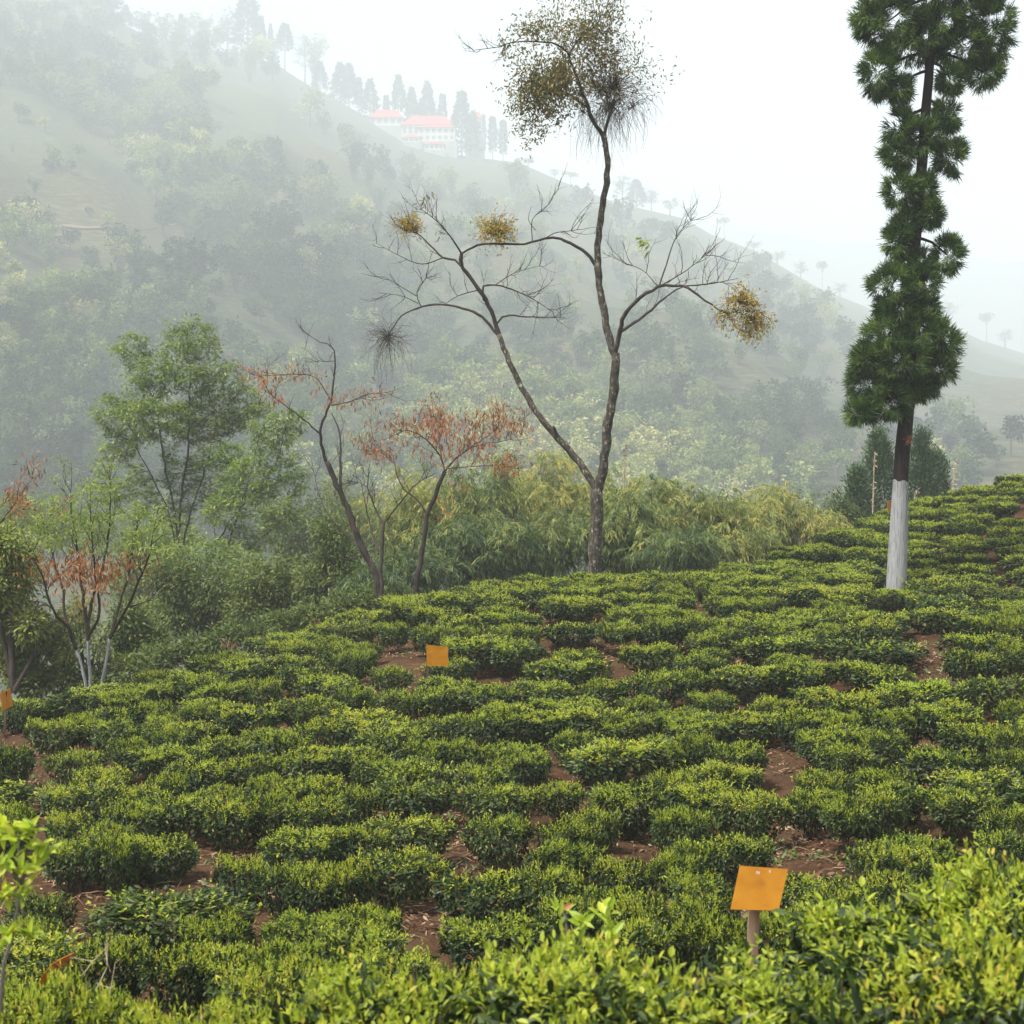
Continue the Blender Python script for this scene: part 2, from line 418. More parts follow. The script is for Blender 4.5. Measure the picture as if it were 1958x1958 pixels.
# ------------------------------------------------------------------ the hazy hillside across the valley
_rd = np.array([(-2500, -420), (-800, -260), (-300, -190), (0, -55), (130, -10), (270, 62), (340, 84), (430, 98), (520, 118), (570, 152), (640, 190), (700, 226), (760, 262), (860, 292), (980, 307),
                (1060, 342), (1160, 382), (1290, 412), (1340, 442), (1420, 472), (1540, 542), (1640, 582), (1770, 604), (1850, 642), (1932, 667), (2300, 760), (2800, 850), (4500, 1000)], float) * K
_rr = np.array([(-2500, 850), (0, 1010), (600, 1118), (900, 1118), (1932, 1280), (4500, 1400)], float)
YB = 250.0
def ridge_v(u): return np.interp(u, _rd[:, 0], _rd[:, 1])
def ridge_Y(u): return np.interp(u, _rr[:, 0], _rr[:, 1])
def zpix(v, Y): return ray(CX, v)[..., 2] * Y
def hz(u, Y):
    "height of the hillside at column u and depth Y"
    u = np.asarray(u, float); Y = np.asarray(Y, float)
    yr = ridge_Y(u); vr = ridge_v(u)
    zr = ray(np.full_like(vr, CX), vr)[..., 2] * yr; zb = zpix(1020., YB)
    s = (Y - YB) / (yr - YB)
    x = (u - CX) / F * Y
    win = np.clip(s * 5, 0, 1) * np.clip((1 - s) * 1.6, 0, 1)
    gul = 5 * np.sin(x * .022 + Y * .013 + 1.0) + 4 * np.sin(x * .05 - Y * .021 + 2.) + 3 * np.sin(x * .11 + Y * .06)
    z = zb + (zr - zb) * s + gul * win
    valley = -42 + (zb + 42) * np.clip((Y - 110) / (YB - 110), 0, 1) ** 1.5
    back = zr - (Y - yr) * .45
    return np.where(Y < YB, valley, np.where(Y > yr, back, z))
def hpt(u, Y, up=0.0):
    return np.stack([(np.asarray(u, float) - CX) / F * Y, np.asarray(Y, float) + 0 * np.asarray(u, float), hz(u, Y) + up], -1)
def hhit(u, v):
    "nearest point of the hillside seen at pixel (u,v), or None"
    Y = np.linspace(YB + 2, float(ridge_Y(u)), 500)
    p = hpt(np.full(500, float(u)), Y)
    vv = proj(p)[1]; k = np.argmax(vv <= v)
    return p[k] if (vv <= v).any() else None

# hillside material: tea rows following the contours, thin scrub, earth
m, nt, out = newmat('far_tea_slope'); L = nt.links.new
geo = nt.nodes.new('ShaderNodeNewGeometry'); sep = nt.nodes.new('ShaderNodeSeparateXYZ'); L(geo.outputs['Position'], sep.inputs[0])
n1 = nt.nodes.new('ShaderNodeTexNoise'); n1.inputs['Scale'].default_value = .03; n1.inputs['Detail'].default_value = 8; L(geo.outputs['Position'], n1.inputs['Vector'])
ma = nt.nodes.new('ShaderNodeMath'); ma.operation = 'MULTIPLY_ADD'; ma.inputs[1].default_value = 14; L(n1.outputs[0], ma.inputs[0]); L(sep.outputs[2], ma.inputs[2])
mf = nt.nodes.new('ShaderNodeMath'); mf.operation = 'MULTIPLY'; mf.inputs[1].default_value = 3.6; L(ma.outputs[0], mf.inputs[0])
sn = nt.nodes.new('ShaderNodeMath'); sn.operation = 'SINE'; L(mf.outputs[0], sn.inputs[0])
n2 = nt.nodes.new('ShaderNodeTexNoise'); n2.inputs['Scale'].default_value = .35; n2.inputs['Detail'].default_value = 8; n2.inputs['Roughness'].default_value = .75; L(geo.outputs['Position'], n2.inputs['Vector'])
ad = nt.nodes.new('ShaderNodeMath'); ad.operation = 'MULTIPLY_ADD'; ad.inputs[1].default_value = .05; L(sn.outputs[0], ad.inputs[0]); L(n2.outputs[0], ad.inputs[2])
cr = ramp(nt, [(.3, (.012, .022, .009)), (.45, (.030, .042, .016)), (.58, (.070, .068, .032)), (.75, (.12, .12, .06))]); L(ad.outputs[0], cr.inputs[0])
n3 = nt.nodes.new('ShaderNodeTexNoise'); n3.inputs['Scale'].default_value = .012; n3.inputs['Detail'].default_value = 4; L(geo.outputs['Position'], n3.inputs['Vector'])
mr = nt.nodes.new('ShaderNodeMapRange'); mr.inputs[1].default_value = .45; mr.inputs[2].default_value = .65; L(n3.outputs[0], mr.inputs[0])
mx = nt.nodes.new('ShaderNodeMixRGB'); mx.blend_type = 'MULTIPLY'; mx.inputs[2].default_value = (1.35, 1.08, .85, 1); L(mr.outputs[0], mx.inputs[0]); L(cr.outputs[0], mx.inputs[1])
b = nt.nodes.new('ShaderNodeBsdfPrincipled'); b.inputs['Roughness'].default_value = .95; b.inputs['Specular IOR Level'].default_value = .1
L(mx.outputs[0], b.inputs['Base Color'])
bp = nt.nodes.new('ShaderNodeBump'); bp.inputs['Strength'].default_value = .5; bp.inputs['Distance'].default_value = 1.0; L(ad.outputs[0], bp.inputs['Height']); L(bp.outputs[0], b.inputs['Normal'])
L(b.outputs[0], out.inputs[0]); M['farslope'] = m

us = np.concatenate([np.linspace(-2400, -200, 60), np.linspace(-180, 2140, 300), np.linspace(2180, 4400, 60)])
Ys = np.concatenate([np.linspace(60, 245, 50), np.linspace(250, 1340, 320), np.linspace(1350, 1750, 30)])
Ug, Yg = np.meshgrid(us, Ys)
V = hpt(Ug.ravel(), Yg.ravel())
nx, ny = len(us), len(Ys); i, j = np.meshgrid(np.arange(nx - 1), np.arange(ny - 1)); a = (j * nx + i).ravel()
mb = MB(); mb.add(V, np.stack([a, a + 1, a + nx + 1, a + nx], -1))
o = obj('hillside', mb.mesh('hillside', M['farslope'], True)); o['kind'] = 'structure'
mb = MB(); mb.add([(-3500, -3000, -95), (3500, -3000, -95), (3500, 3500, -95), (-3500, 3500, -95)], [[0, 1, 2, 3]])
o = obj('valley_floor', mb.mesh('valley_floor', M['farslope'])); o['kind'] = 'structure'

# faint farther mountain beyond the ridge, almost lost in the air
fu = np.linspace(-1500, 4000, 160); fY = np.array([1900., 2100., 2300., 2450., 2700.]); fs = np.array([-.2, .35, .8, 1.0, .6])
fv = np.interp(fu, [-1500, 600, 900, 1300, 1700, 2100, 2600, 4000], [430, 400, 398, 425, 470, 520, 545, 560]) + 5 * np.sin(fu * .021) + 3 * np.sin(fu * .057)
ft_ = ray(np.full_like(fv, CX), fv)[..., 2] * 2450
V = np.stack([np.stack([(fu - CX) / F * Y, np.full_like(fu, Y), ft_ * s - 60 * (1 - s)], -1) for Y, s in zip(fY, fs)]).reshape(-1, 3)
nx = len(fu); i, j = np.meshgrid(np.arange(nx - 1), np.arange(4)); a = (j * nx + i).ravel()
mb = MB(); mb.add(V, np.stack([a, a + 1, a + nx + 1, a + nx], -1))
o = obj('far_hills', mb.mesh('far_hills', M['farslope'], True)); o['kind'] = 'structure'

# dirt track cut across the far slope
trk = []
for u, v in [(-60, 432), (40, 434), (110, 439), (180, 443), (250, 442), (310, 437), (350, 430)]:
    p = hhit(u, v); trk.append(p)
trk = smooth_path(np.array(trk), 3.0); n = len(trk)
up = trk.copy(); up[:, 1] += 3.2
for q in (trk, up):
    q[:, 2] = hz(CX + q[:, 0] / q[:, 1] * F, q[:, 1])
up[:, 2] += .3; trk[:, 2] += .7
up[:, 2] = np.minimum(np.maximum(up[:, 2], trk[:, 2] + .4), trk[:, 2] + 2.6)
mb = MB(); i = np.arange(n - 1)[:, None]
mb.add(np.concatenate([trk, up]), np.concatenate([i, i + 1, i + n + 1, i + n], 1))
M['track'] = noisemat('track_earth', [(.3, (.11, .08, .05)), (.7, (.18, .135, .09))], .5, rough=.95, bump=0)
o = obj('dirt_path', mb.mesh('dirt_path', M['track'])); o['kind'] = 'structure'
# ------------------------------------------------------------------ tea bushes: prototypes
def bush_proto(seed, style, lone=False):
    "unit bush: about 1 m across, .62 m tall"
    global rng
    keep = rng; rng = np.random.default_rng(seed)
    ph = rng.uniform(0, 6.28, 4); am = rng.uniform(.06, .17, 4)
    def Rad(t): return .5 * (1 + am[0] * np.sin(2 * t + ph[0]) + am[1] * np.sin(3 * t + ph[1]) + am[2] * np.sin(5 * t + ph[2]) + .5 * am[3] * np.sin(9 * t + ph[3]))
    H = .62
    def top(r, t): return H * (1 - .13 * r ** 4) + .032 * np.sin(6 * r * np.cos(t) + ph[1]) + .032 * np.sin(7 * r * np.sin(t) + ph[2])
    lo = .30 if lone else .15
    fol = MB(); ls = .8 if style == 'fore' else 1.0
    # top leaves
    n = 1000
    r = np.sqrt(rng.random(n)) * 1.0; t = rng.uniform(0, 6.283, n)
    Rr = Rad(t)
    p = np.stack([r * Rr * np.cos(t), r * Rr * np.sin(t), top(r, t) - np.abs(rng.normal(0, .05, n))], -1)
    rad = np.stack([np.cos(t), np.sin(t), 0 * t], -1)
    d = nrm(rad * (.3 + r[:, None]) + rng.normal(size=(n, 3)) * .75 + np.array([0, 0, .35]))
    leaves(fol, p, d, nrm(rng.normal(size=(n, 3)) * .5 + np.array([0, 0, 1.]) + rad * .2), ls * rng.uniform(.055, .105, n), ls * rng.uniform(.024, .040, n), np.clip(rng.normal(.52, .28, n), 0, 1), 2, .2)
    # side leaves
    n = 1150
    t = rng.uniform(0, 6.283, n); zz = lo + (H * .85 - lo) * rng.random(n) ** .75
    und = np.interp(zz, [lo, lo + .15, H * .6, H], [.5 if lone else .56, .80, 1.0, .97])
    rr = Rad(t) * und * (1 - np.abs(rng.normal(0, .10, n)))
    p = np.stack([rr * np.cos(t), rr * np.sin(t), zz], -1)
    rad = np.stack([np.cos(t), np.sin(t), 0 * t], -1)
    d = nrm(rad * .55 + rng.normal(size=(n, 3)) * .85 + np.array([0, 0, .05]))
    leaves(fol, p, d, nrm(rad * 1.0 + np.array([0, 0, .9]) + rng.normal(size=(n, 3)) * .35), rng.uniform(.055, .10, n), rng.uniform(.026, .044, n), np.clip(rng.normal(.40, .30, n), 0, 1), 2, .3)
    # plucked young shoots
    ns = {'bright': 900, 'normal': 600, 'dark': 170, 'fore': 950}[style]; big = 1.0
    sh = MB()
    if style == 'normal':   # patchy flush
        t = rng.normal(rng.uniform(0, 6.28), 1.6, ns)
    else:
        t = rng.uniform(0, 6.283, ns)
    r = np.sqrt(rng.random(ns)) * .96
    pn = np.sin(9 * r * np.cos(t) + ph[3]) + np.sin(10 * r * np.sin(t) + ph[0]) + rng.normal(0, .7, ns)
    kp = pn > -.55; r, t = r[kp], t[kp]; ns = len(r)
    b = np.stack([r * Rad(t) * np.cos(t), r * Rad(t) * np.sin(t), top(r, t) - .035 + rng.normal(0, .022, ns)], -1)
    ax = nrm(rng.normal(size=(ns, 3)) * .28 + np.array([0, 0, 1.]) + np.stack([np.cos(t), np.sin(t), 0 * t], -1) * (r ** 3)[:, None] * .5)
    hgt = rng.uniform(.02, .06, ns) + rng.exponential(.012, ns) + .045 * (rng.random(ns) < .04)
    per = 4
    az = rng.uniform(0, 6.28, ns)
    cold = np.clip(rng.normal(.45, .22, ns), 0, 1)
    for k in range(per):
        a = az + k * 2.4
        side = np.stack([np.cos(a), np.sin(a), 0 * a], -1)
        el = [.95, .75, .45, .15][k]
        dd = nrm(ax * (1.05 - .25 * k) + side * (1.15 - el) * 1.3 + .001)
        pp = b + ax * (hgt * (.3 + .28 * (3 - k)) / 1.14)[:, None]
        leaves(sh, pp, dd, nrm(ax * .4 - side * 1.0 + np.array([0, 0, .6])), rng.uniform(.028, .048, ns) * (.75 + .16 * k) * big, rng.uniform(.012, .021, ns) * (.75 + .2 * k) * big, np.clip(cold + rng.normal(0, .1, ns) + .12 - .08 * k, 0, 1), 2, .12)
    # stray leafy sprigs standing out of the plucking line and lighter leaves on the flanks
    nq = 34; t = rng.uniform(0, 6.283, nq); rr = Rad(t) * rng.uniform(.75, 1.08, nq); zq = H * rng.uniform(.55, 1.0, nq)
    for q in range(nq):
        o0 = np.array([rr[q] * math.cos(t[q]), rr[q] * math.sin(t[q]), zq[q]]); dd = nrm(np.array([math.cos(t[q]) * .6, math.sin(t[q]) * .6, rng.uniform(.5, 1.3)]) + rng.normal(0, .25, 3))
        LL = rng.uniform(.05, .13); m_ = rng.integers(4, 8); s_ = np.linspace(.1, 1, m_)[:, None]
        leaves(sh if rng.random() < .6 else fol, o0 + dd * LL * s_, nrm(rnd_dir(m_) + dd * 1.1), rnd_dir(m_) * .5 + np.array([0, 0, 1.]), rng.uniform(.035, .065, m_), rng.uniform(.015, .026, m_), np.clip(rng.normal(.4, .25, m_), 0, 1), 2, .2)
    st = MB()
    nst = 3 if lone else 9
    for k in range(nst):
        a = k * 6.283 / nst + rng.uniform(-.3, .3)
        e = np.array([math.cos(a) * .36, math.sin(a) * .36, H * .78]); s0 = np.array([math.cos(a) * .05, math.sin(a) * .05, -.12])
        if lone: s0 *= np.array([.4, .4, 1]); mid = np.array([.02, .01, .24])
        else: mid = np.array([math.cos(a) * .14, math.sin(a) * .14, H * .35]) + rng.normal(0, .02, 3)
        tube(st, smooth_path([s0, mid, e], .08), np.linspace(.028 if lone else .014, .006, len(smooth_path([s0, mid, e], .08))), 5, rng.random())
        for q in range(3):
            b0 = mid + (e - mid) * rng.uniform(.2, .9)
            tube(st, smooth_path([b0, b0 + rng.normal(0, .07, 3) + np.array([0, 0, .1])], .1), .004, 3)
    if lone: tube(st, smooth_path([(0, 0, -.12), (.015, .01, .1), (.02, .01, .26)], .08), [.045, .036, .033][:1] * len(smooth_path([(0, 0, -.12), (.015, .01, .1), (.02, .01, .26)], .08)), 7)
    rng = keep
    return fol, sh, st

PROT = {}
def make_protos():
    seeds = {'bright': 7, 'normal': 8, 'dark': 4, 'fore': 4}
    s = 100
    for sty, n in seeds.items():
        PROT[sty] = []
        for k in range(n):
            s += 1; PROT[sty].append(bush_proto(s, sty))
    PROT['lone'] = [bush_proto(901, 'normal', True)]
    PROT['lime'] = [bush_proto(902, 'bright')]
make_protos()
PMESH = {}
def pmesh(sty, i):
    k = (sty, i)
    if k not in PMESH:
        f, s, t = PROT[sty][i]
        PMESH[k] = (f.mesh('foliage', M['tea']), s.mesh('shoots', M['limeshoot'] if sty == 'lime' else M['shoot']), t.mesh('stem', M['stem']))
    return PMESH[k]

# ------------------------------------------------------------------ bush positions read off the photograph, tile by tile
Z = 660 / 1932
tiles = {
 (0, 1160): "310,440,260,d 100,520,180,d 50,610,170,b 280,640,300,b 450,600,200,b 640,460,270,b 820,380,300,b 700,560,280,d 880,530,220,n 1100,280,250,b 1200,225,300,b 1130,370,280,b 1400,300,350,n 1270,420,320,b 1620,190,250,b 1520,130,220,b 1400,550,380,n 1480,420,200,n 1650,260,280,n 1720,500,360,n 1850,200,200,n 60,800,180,d 450,790,280,n 720,740,200,n 950,760,400,b 1250,720,300,n 1550,710,350,n 1830,640,300,n 570,900,320,b 1120,860,320,n 1420,830,300,n 1780,800,400,b 700,1000,380,n 950,930,250,n 1000,1040,400,n 1250,980,280,n 1500,930,250,n 1750,960,380,n 80,1130,220,b 740,1110,300,b 1280,1090,300,n 1500,1060,300,n 1800,1080,330,n 400,1140,200,n 980,660,200,n 700,660,300,d",
 (650, 1090): "380,180,280,b 640,150,300,b 140,240,280,b 860,140,280,n 1080,100,280,b 1350,90,330,b 1230,150,250,b 960,225,330,b 560,200,300,n 1330,160,330,b 1600,60,220,n 1800,20,260,n 1640,130,300,n 1850,130,250,b 1600,220,240,n 1830,210,280,b 100,290,220,d 300,290,180,n 500,320,220,n 650,320,250,n 900,300,200,n 1300,280,330,n 1550,310,240,l 1000,310,230,n 1820,290,260,n 90,390,230,n 60,470,200,n 290,520,200,n 430,520,150,n 780,390,420,b 980,410,330,n 1330,440,300,n 1760,420,320,b 1260,520,450,b 1780,590,330,n 80,640,220,n 330,660,260,n 620,590,350,n 560,650,300,n 850,650,300,n 1120,620,360,n 1700,690,250,n 160,790,440,b 600,800,380,n 760,830,300,n 1000,790,420,b 1350,790,400,b 1640,800,380,b 1900,760,250,b 460,960,300,n 640,950,200,n 80,980,320,b 950,960,360,n 1540,960,500,b 1850,960,200,n 420,1060,420,n 200,1040,260,n 820,1120,330,n 1860,1120,200,n 1030,1000,300,n",
 (1298, 1090): "150,30,250,b 400,40,330,b 700,60,320,b 950,70,260,b 300,100,300,n 560,100,330,b 880,110,320,b 1100,120,260,n 1420,60,300,n 1650,70,260,n 1830,80,220,d 330,170,220,b 60,210,180,b 90,270,240,n 650,240,320,b 820,220,280,n 300,260,280,n 1050,240,330,n 1500,150,420,d 1740,250,280,b 1890,220,180,b 1890,290,120,b 560,370,480,b 1070,390,480,d 1720,370,440,b 1620,470,300,n 1850,400,200,n 400,530,430,b 700,510,320,b 60,560,230,n 100,470,250,n 1360,620,400,y 780,640,320,n 1780,590,400,d 1000,700,400,n 520,720,300,n 1880,720,150,b 1500,760,440,b 120,800,420,b 400,780,330,b 720,790,320,b 930,790,180,b 1200,800,330,n 1650,870,440,n 880,900,420,b 1850,900,200,n 320,980,350,n 80,940,250,n 1480,1000,420,n 930,1000,380,n 1860,990,200,n 230,1070,400,b 800,1130,320,n 1150,900,280,n",
 (0, 1558): "600,30,300,n 880,100,420,n 430,120,380,n 640,140,200,n 1700,80,440,b 1320,230,240,b 1600,280,300,n 1780,280,330,b 950,430,800,d 1720,540,500,b 1230,570,260,b 620,690,440,n 1250,720,350,b 1600,700,300,b 1050,720,250,n 230,420,250,d 220,560,260,n 150,830,250,n 1500,880,560,n 1700,830,350,n 150,950,500,b 560,950,450,b 1300,1130,500,B 900,1120,450,B 350,1110,500,B",
 (650, 1480): "80,40,150,n 420,10,430,d 870,60,380,n 380,220,440,n 1640,80,400,n 1850,30,200,n 1420,180,250,n 60,300,170,b 330,430,450,n 900,270,350,n 1280,260,300,n 1230,360,350,n 60,500,140,n 1900,220,120,b 1560,440,300,n 1880,420,250,n 820,570,550,n 1150,560,260,n 150,740,380,b 1700,720,330,n 1500,660,280,n 900,800,560,b 1250,720,250,n 300,960,500,n 1650,850,380,n 1350,980,450,n 850,1060,550,b 1150,1020,330,n",
 (1298, 1480): "150,80,380,b 400,130,350,b 750,60,250,n 930,150,200,l 1200,50,380,n 1600,60,440,n 1880,180,150,n 1100,130,200,n 1300,330,500,n 300,340,400,n 100,350,250,n 1200,430,380,n 1820,330,200,n 1850,490,250,n 100,540,200,n 900,620,400,n 150,680,300,n 600,820,400,b 200,830,330,b 720,720,300,n 1200,560,300,n 1560,600,300,n",
}
SOIL = {(0, 1160): "1040,520,.5 1090,620,.5 1750,390,.4 210,780,.4 300,930,.5 380,1080,.5 250,1030,.5", (650, 1090): "340,440,.55 200,650,.4 400,900,.4 1460,440,.5 1600,570,.5 1560,680,.4",
        (1298, 1090): "1390,320,.6 1390,420,.55 1340,530,.55 180,420,.4 680,740,.35 580,1060,.5 1130,1110,.5 1780,1130,.4",
        (0, 1558): "430,440,.5 450,560,.5 1270,180,.4 1500,230,.4 1420,560,.35 850,860,.4 1000,1010,.5 1440,430,.3", (650, 1480): "60,220,.4 660,270,.4 730,470,.4 1200,130,.4 1600,350,.4 1820,160,.4 400,780,.4 1880,850,.35",
        (1298, 1480): "700,380,.6 820,450,.5 600,230,.3 30,800,.3 1900,80,.3"}
soil = []
for (tx, ty), s in SOIL.items():
    for w in s.split():
        x, y, r = w.split(','); p = hit(tx + float(x) * Z, ty + float(y) * Z)
        if p is not None: soil.append((p[0], p[1], float(r)))
soil = np.array(soil)
bush = []   # x, y, size, style, height
def near_soil(x, y, e=0.0): return (np.hypot(soil[:, 0] - x, soil[:, 1] - y) < soil[:, 2] + e).any()
for (tx, ty), s in tiles.items():
    for w in s.split():
        x, y, wd, st = w.split(',')
        px, py = tx + float(x) * Z, ty + float(y) * Z
        h = .48 if st != 'B' else .54
        p = hit(px, py, h)
        if p is None: continue
        size = float(wd) * Z * p[1] / F
        size = min(max(size * 1.02, .45), 1.45)
        bush.append((p[0], p[1], size, st, h))
# the nearest bushes, out of focus at the bottom of the view
for px, py, d, size, st in [(1830, 1740, 4.6, 1.05, 'B'), (1990, 1720, 4.7, .8, 'B'), (1420, 1885, 4.1, .9, 'B'), (1715, 1128, 25.2, 1.0, 'b'), (1660, 1130, 25.4, .9, 'n'), (1770, 1122, 25.3, 1.0, 'b'), (1130, 1905, 4.0, .85, 'B'), (1930, 1850, 3.75, .75, 'B'), (1620, 1900, 4.0, .55, 'n'), (720, 1925, 4.2, .75, 'B')]:
    p = P(px, py, d); bush.append((p[0], p[1], size, st, p[2] - float(gz(p[0], p[1]))))
# fill the rest of the slope row by row, leaving the bare patches open
fill = []
row = 0
for y0 in np.arange(5.2, 46.0, 1.02):
    row += 1
    x = -17.0 + rng.uniform(0, .8)
    while x < 19:
        w = rng.uniform(.8, 1.25)
        xx = x + w / 2
        yy = y0 + .35 * math.sin(xx * .35 + y0 * .2) - .05 * xx + rng.normal(0, .08)
        x += w * rng.uniform(.92, 1.08)
        if abs(xx) > .40 * yy + 1.6 or yy < 8.0: continue
        if rng.random() < .05 or near_soil(xx, yy, .35 * w): continue
        fill.append((xx, yy, w))
B0 = np.array([(b[0], b[1], b[2]) for b in bush])
for xx, yy, w in fill:
    dd = np.hypot(B0[:, 0] - xx, (B0[:, 1] - yy) * 1.15)
    lim = .42 * (B0[:, 2] + w)
    if (dd < lim).any(): continue
    # beyond the crest nothing can be seen
    zt = float(gz(xx, yy)) + .62
    u, v = proj(np.array([xx, yy, zt]))
    if u < -120 or u > 2080 or v > 2100: continue
    crest_y = np.interp(u, [0, 203, 456, 730, 912, 1135, 1368, 1520, 1662, 1804, 1958, 2200], [21, 22, 24.5, 27.5, 29.3, 30.4, 31, 35, 38, 40, 42, 44]) + 1.0
    if yy > crest_y: continue
    bush.append((xx, yy, w * rng.uniform(.85, 1.05), ('b' if rng.random() < .5 else 'n') if yy > 22 else rng.choice(['b', 'n', 'n', 'd']), .46))
# small gap-filling plants between the larger bushes
B1 = np.array([(b[0], b[1], b[2]) for b in bush]).tolist()
for _ in range(2200):
    yy = 8 + 21 * math.sqrt(rng.random()); xx = rng.uniform(-.39, .39) * yy; w = rng.uniform(.5, .8)
    if near_soil(xx, yy, .6 * w): continue
    q = np.array(B1); dd = np.hypot(q[:, 0] - xx, (q[:, 1] - yy) * 1.2)
    if (dd < .50 * (q[:, 2] + w)).any(): continue
    u = float(proj(np.array([xx, yy, float(gz(xx, yy))]))[0])
    if yy > np.interp(u, [0, 203, 456, 730, 912, 1135, 1368, 1520], [21, 22, 24.5, 27.5, 29.3, 30.4, 31, 35]): continue
    bush.append((xx, yy, w, rng.choice(['b', 'n', 'n']), .42)); B1.append((xx, yy, w))
# keep clear: trunks and boards
AVOID = [P(1715, 1105, 26), P(1136, 1100, 30), P(170, 1310, 22), P(1440, 1800, 6.3), P(817, 1290, 19), P(10, 1370, 19)]
bush = [b for b in bush if all(math.hypot(b[0] - a[0], b[1] - a[1]) > (.62 if a[1] < 7 else .3) for a in AVOID)]
lb = P(12, 1340, 19)
bush = [b for b in bush if not (b[0] < lb[0] + .75 and b[0] > lb[0] - .8 and -.3 < lb[1] - b[1] < 2.4)]
# size on screen decides who is an object of its own
bush.sort(key=lambda b: -b[2] / b[1])
NIND = 298
print('bushes', len(bush))

LAND = [((1452, 1697), 'large tilted orange board'), ((836, 1255), 'small upright orange board'), ((12, 1335), 'narrow angled orange board'),
        ((1715, 1105), 'whitewashed conifer trunk'), ((1136, 1100), 'tall forked tree'), ((175, 1310), 'white stemmed small tree'),
        ((1525, 1612), 'largest litter strewn patch'), ((1765, 1235), 'red soil path'), ((364, 1360), 'upper left soil gap'),
        ((152, 1720), 'soil patch beside the sapling'), ((1195, 1290), 'gap under the bare stemmed bush'), ((310, 1880), 'lower left soil hollow'),
        ((1160, 1745), 'pale large leaved sapling'), ((1760, 1310), 'yellow lime bush'), ((1500, 1452), 'brown patch in mid slope')]
DIRS = ['right of', 'upper right of', 'directly above', 'upper left of', 'left of', 'lower left of', 'directly below', 'lower right of']
ORD = ['nearest', 'second', 'third', 'fourth', 'fifth', 'sixth', 'seventh', 'eighth', 'ninth', 'tenth', 'eleventh', 'twelfth', 'thirteenth', 'fourteenth', 'fifteenth', 'sixteenth', 'seventeenth', 'eighteenth', 'nineteenth', 'twentieth']
sect = {}
info = []
for i, b in enumerate(bush[:NIND]):
    u, v = proj(np.array([b[0], b[1], float(gz(b[0], b[1])) + .5])); u, v = float(u), float(v)
    k = min(range(len(LAND)), key=lambda k: math.hypot(LAND[k][0][0] - u, (LAND[k][0][1] - v) * 1.6))
    dx, dy = u - LAND[k][0][0], LAND[k][0][1] - v
    s = int(round(math.degrees(math.atan2(dy * 1.6, dx)) / 45)) % 8
    sect.setdefault((k, s), []).append((math.hypot(dx, dy), i)); info.append((k, s))
rank = {}
for k, l in sect.items():
    for r_, (_, i) in enumerate(sorted(l)): rank[i] = r_
LOOK = {'b': 'bright-tipped', 'B': 'lime-flushed', 'n': 'mid-green', 'd': 'dark green', 'y': 'yellow-lime', 'l': 'bare-stemmed'}
rest = MB()
cnt = {'bright': 0, 'normal': 0, 'dark': 0}
far_cache = {}
def lowpoly(sty, i):
    "thinned prototype for the far rows"
    if (sty, i) not in far_cache:
        f, s, t = PROT[sty][i]
        mb = MB(); mb.merge(f, tshift=0); ms = MB(); ms.merge(s)
        far_cache[(sty, i)] = (mb.arrays(), ms.arrays())
    return far_cache[(sty, i)]
rest_f, rest_s = MB(), MB()
for i, (x, y, size, st, h) in enumerate(bush):
    sty = {'b': 'bright', 'B': 'fore', 'n': 'normal', 'd': 'dark', 'y': 'lime', 'l': 'lone'}[st]
    k = int(rng.integers(len(PROT[sty])))
    z = float(gz(x, y)) - .02
    # rows run across the slope: bushes are a little wider than deep
    sx, sy = size * rng.uniform(.92, 1.08), size * rng.uniform(.58, .76)
    if st == 'l': sx = sy = size * 1.05
    sz = h / .62 * rng.uniform(.84, 1.02) * (1.1 if st == 'l' else 1.1 if st == 'B' else 1)
    rz = rng.uniform(-.35, .35) + (math.pi if rng.random() < .5 else 0)
    if i < NIND:
        kk, s = info[i]
        w = 'large' if size > 1.25 else ('small' if size < .8 else 'round')
        lab = f"{w} {LOOK[st]} tea bush, {ORD[min(rank[i], 19)]} one {DIRS[s]} the {LAND[kk][1]}"
        lab = ' '.join(lab.split()) if len(lab.replace('-', ' ').split()) <= 16 else lab.replace(w + ' ', '', 1).replace(' one ', ' ')
        if st == 'l': lab = 'lone small tea bush on a bare woody stem beside ' + ('the litter-strewn patch' if y < 16 else 'the upper soil gap')
        if st == 'y': lab = 'tea bush flushed bright yellow-lime at the foot of the red soil path'
        t = thing('tea_bush', lab, 'tea bush', (x, y, z), 'tea bushes in rows on the slope', rz, (sx, sy, sz))
        t.rotation_euler = (rng.normal(0, .06), rng.normal(0, .06), rz)
        fm, sm, tm = pmesh(sty, k)
        obj('foliage', fm, t); obj('shoots', sm, t); obj('stem', tm, t)
    else:
        f, s = lowpoly(sty, k)
        c, sn_ = math.cos(rz), math.sin(rz)
        Mx = np.array([[c * sx, -sn_ * sy, 0, x], [sn_ * sx, c * sy, 0, y], [0, 0, sz, z], [0, 0, 0, 1]])
        ts = rng.uniform(-.12, .12)
        rest_f.merge(f, Mx, ts); rest_s.merge(s, Mx, ts)
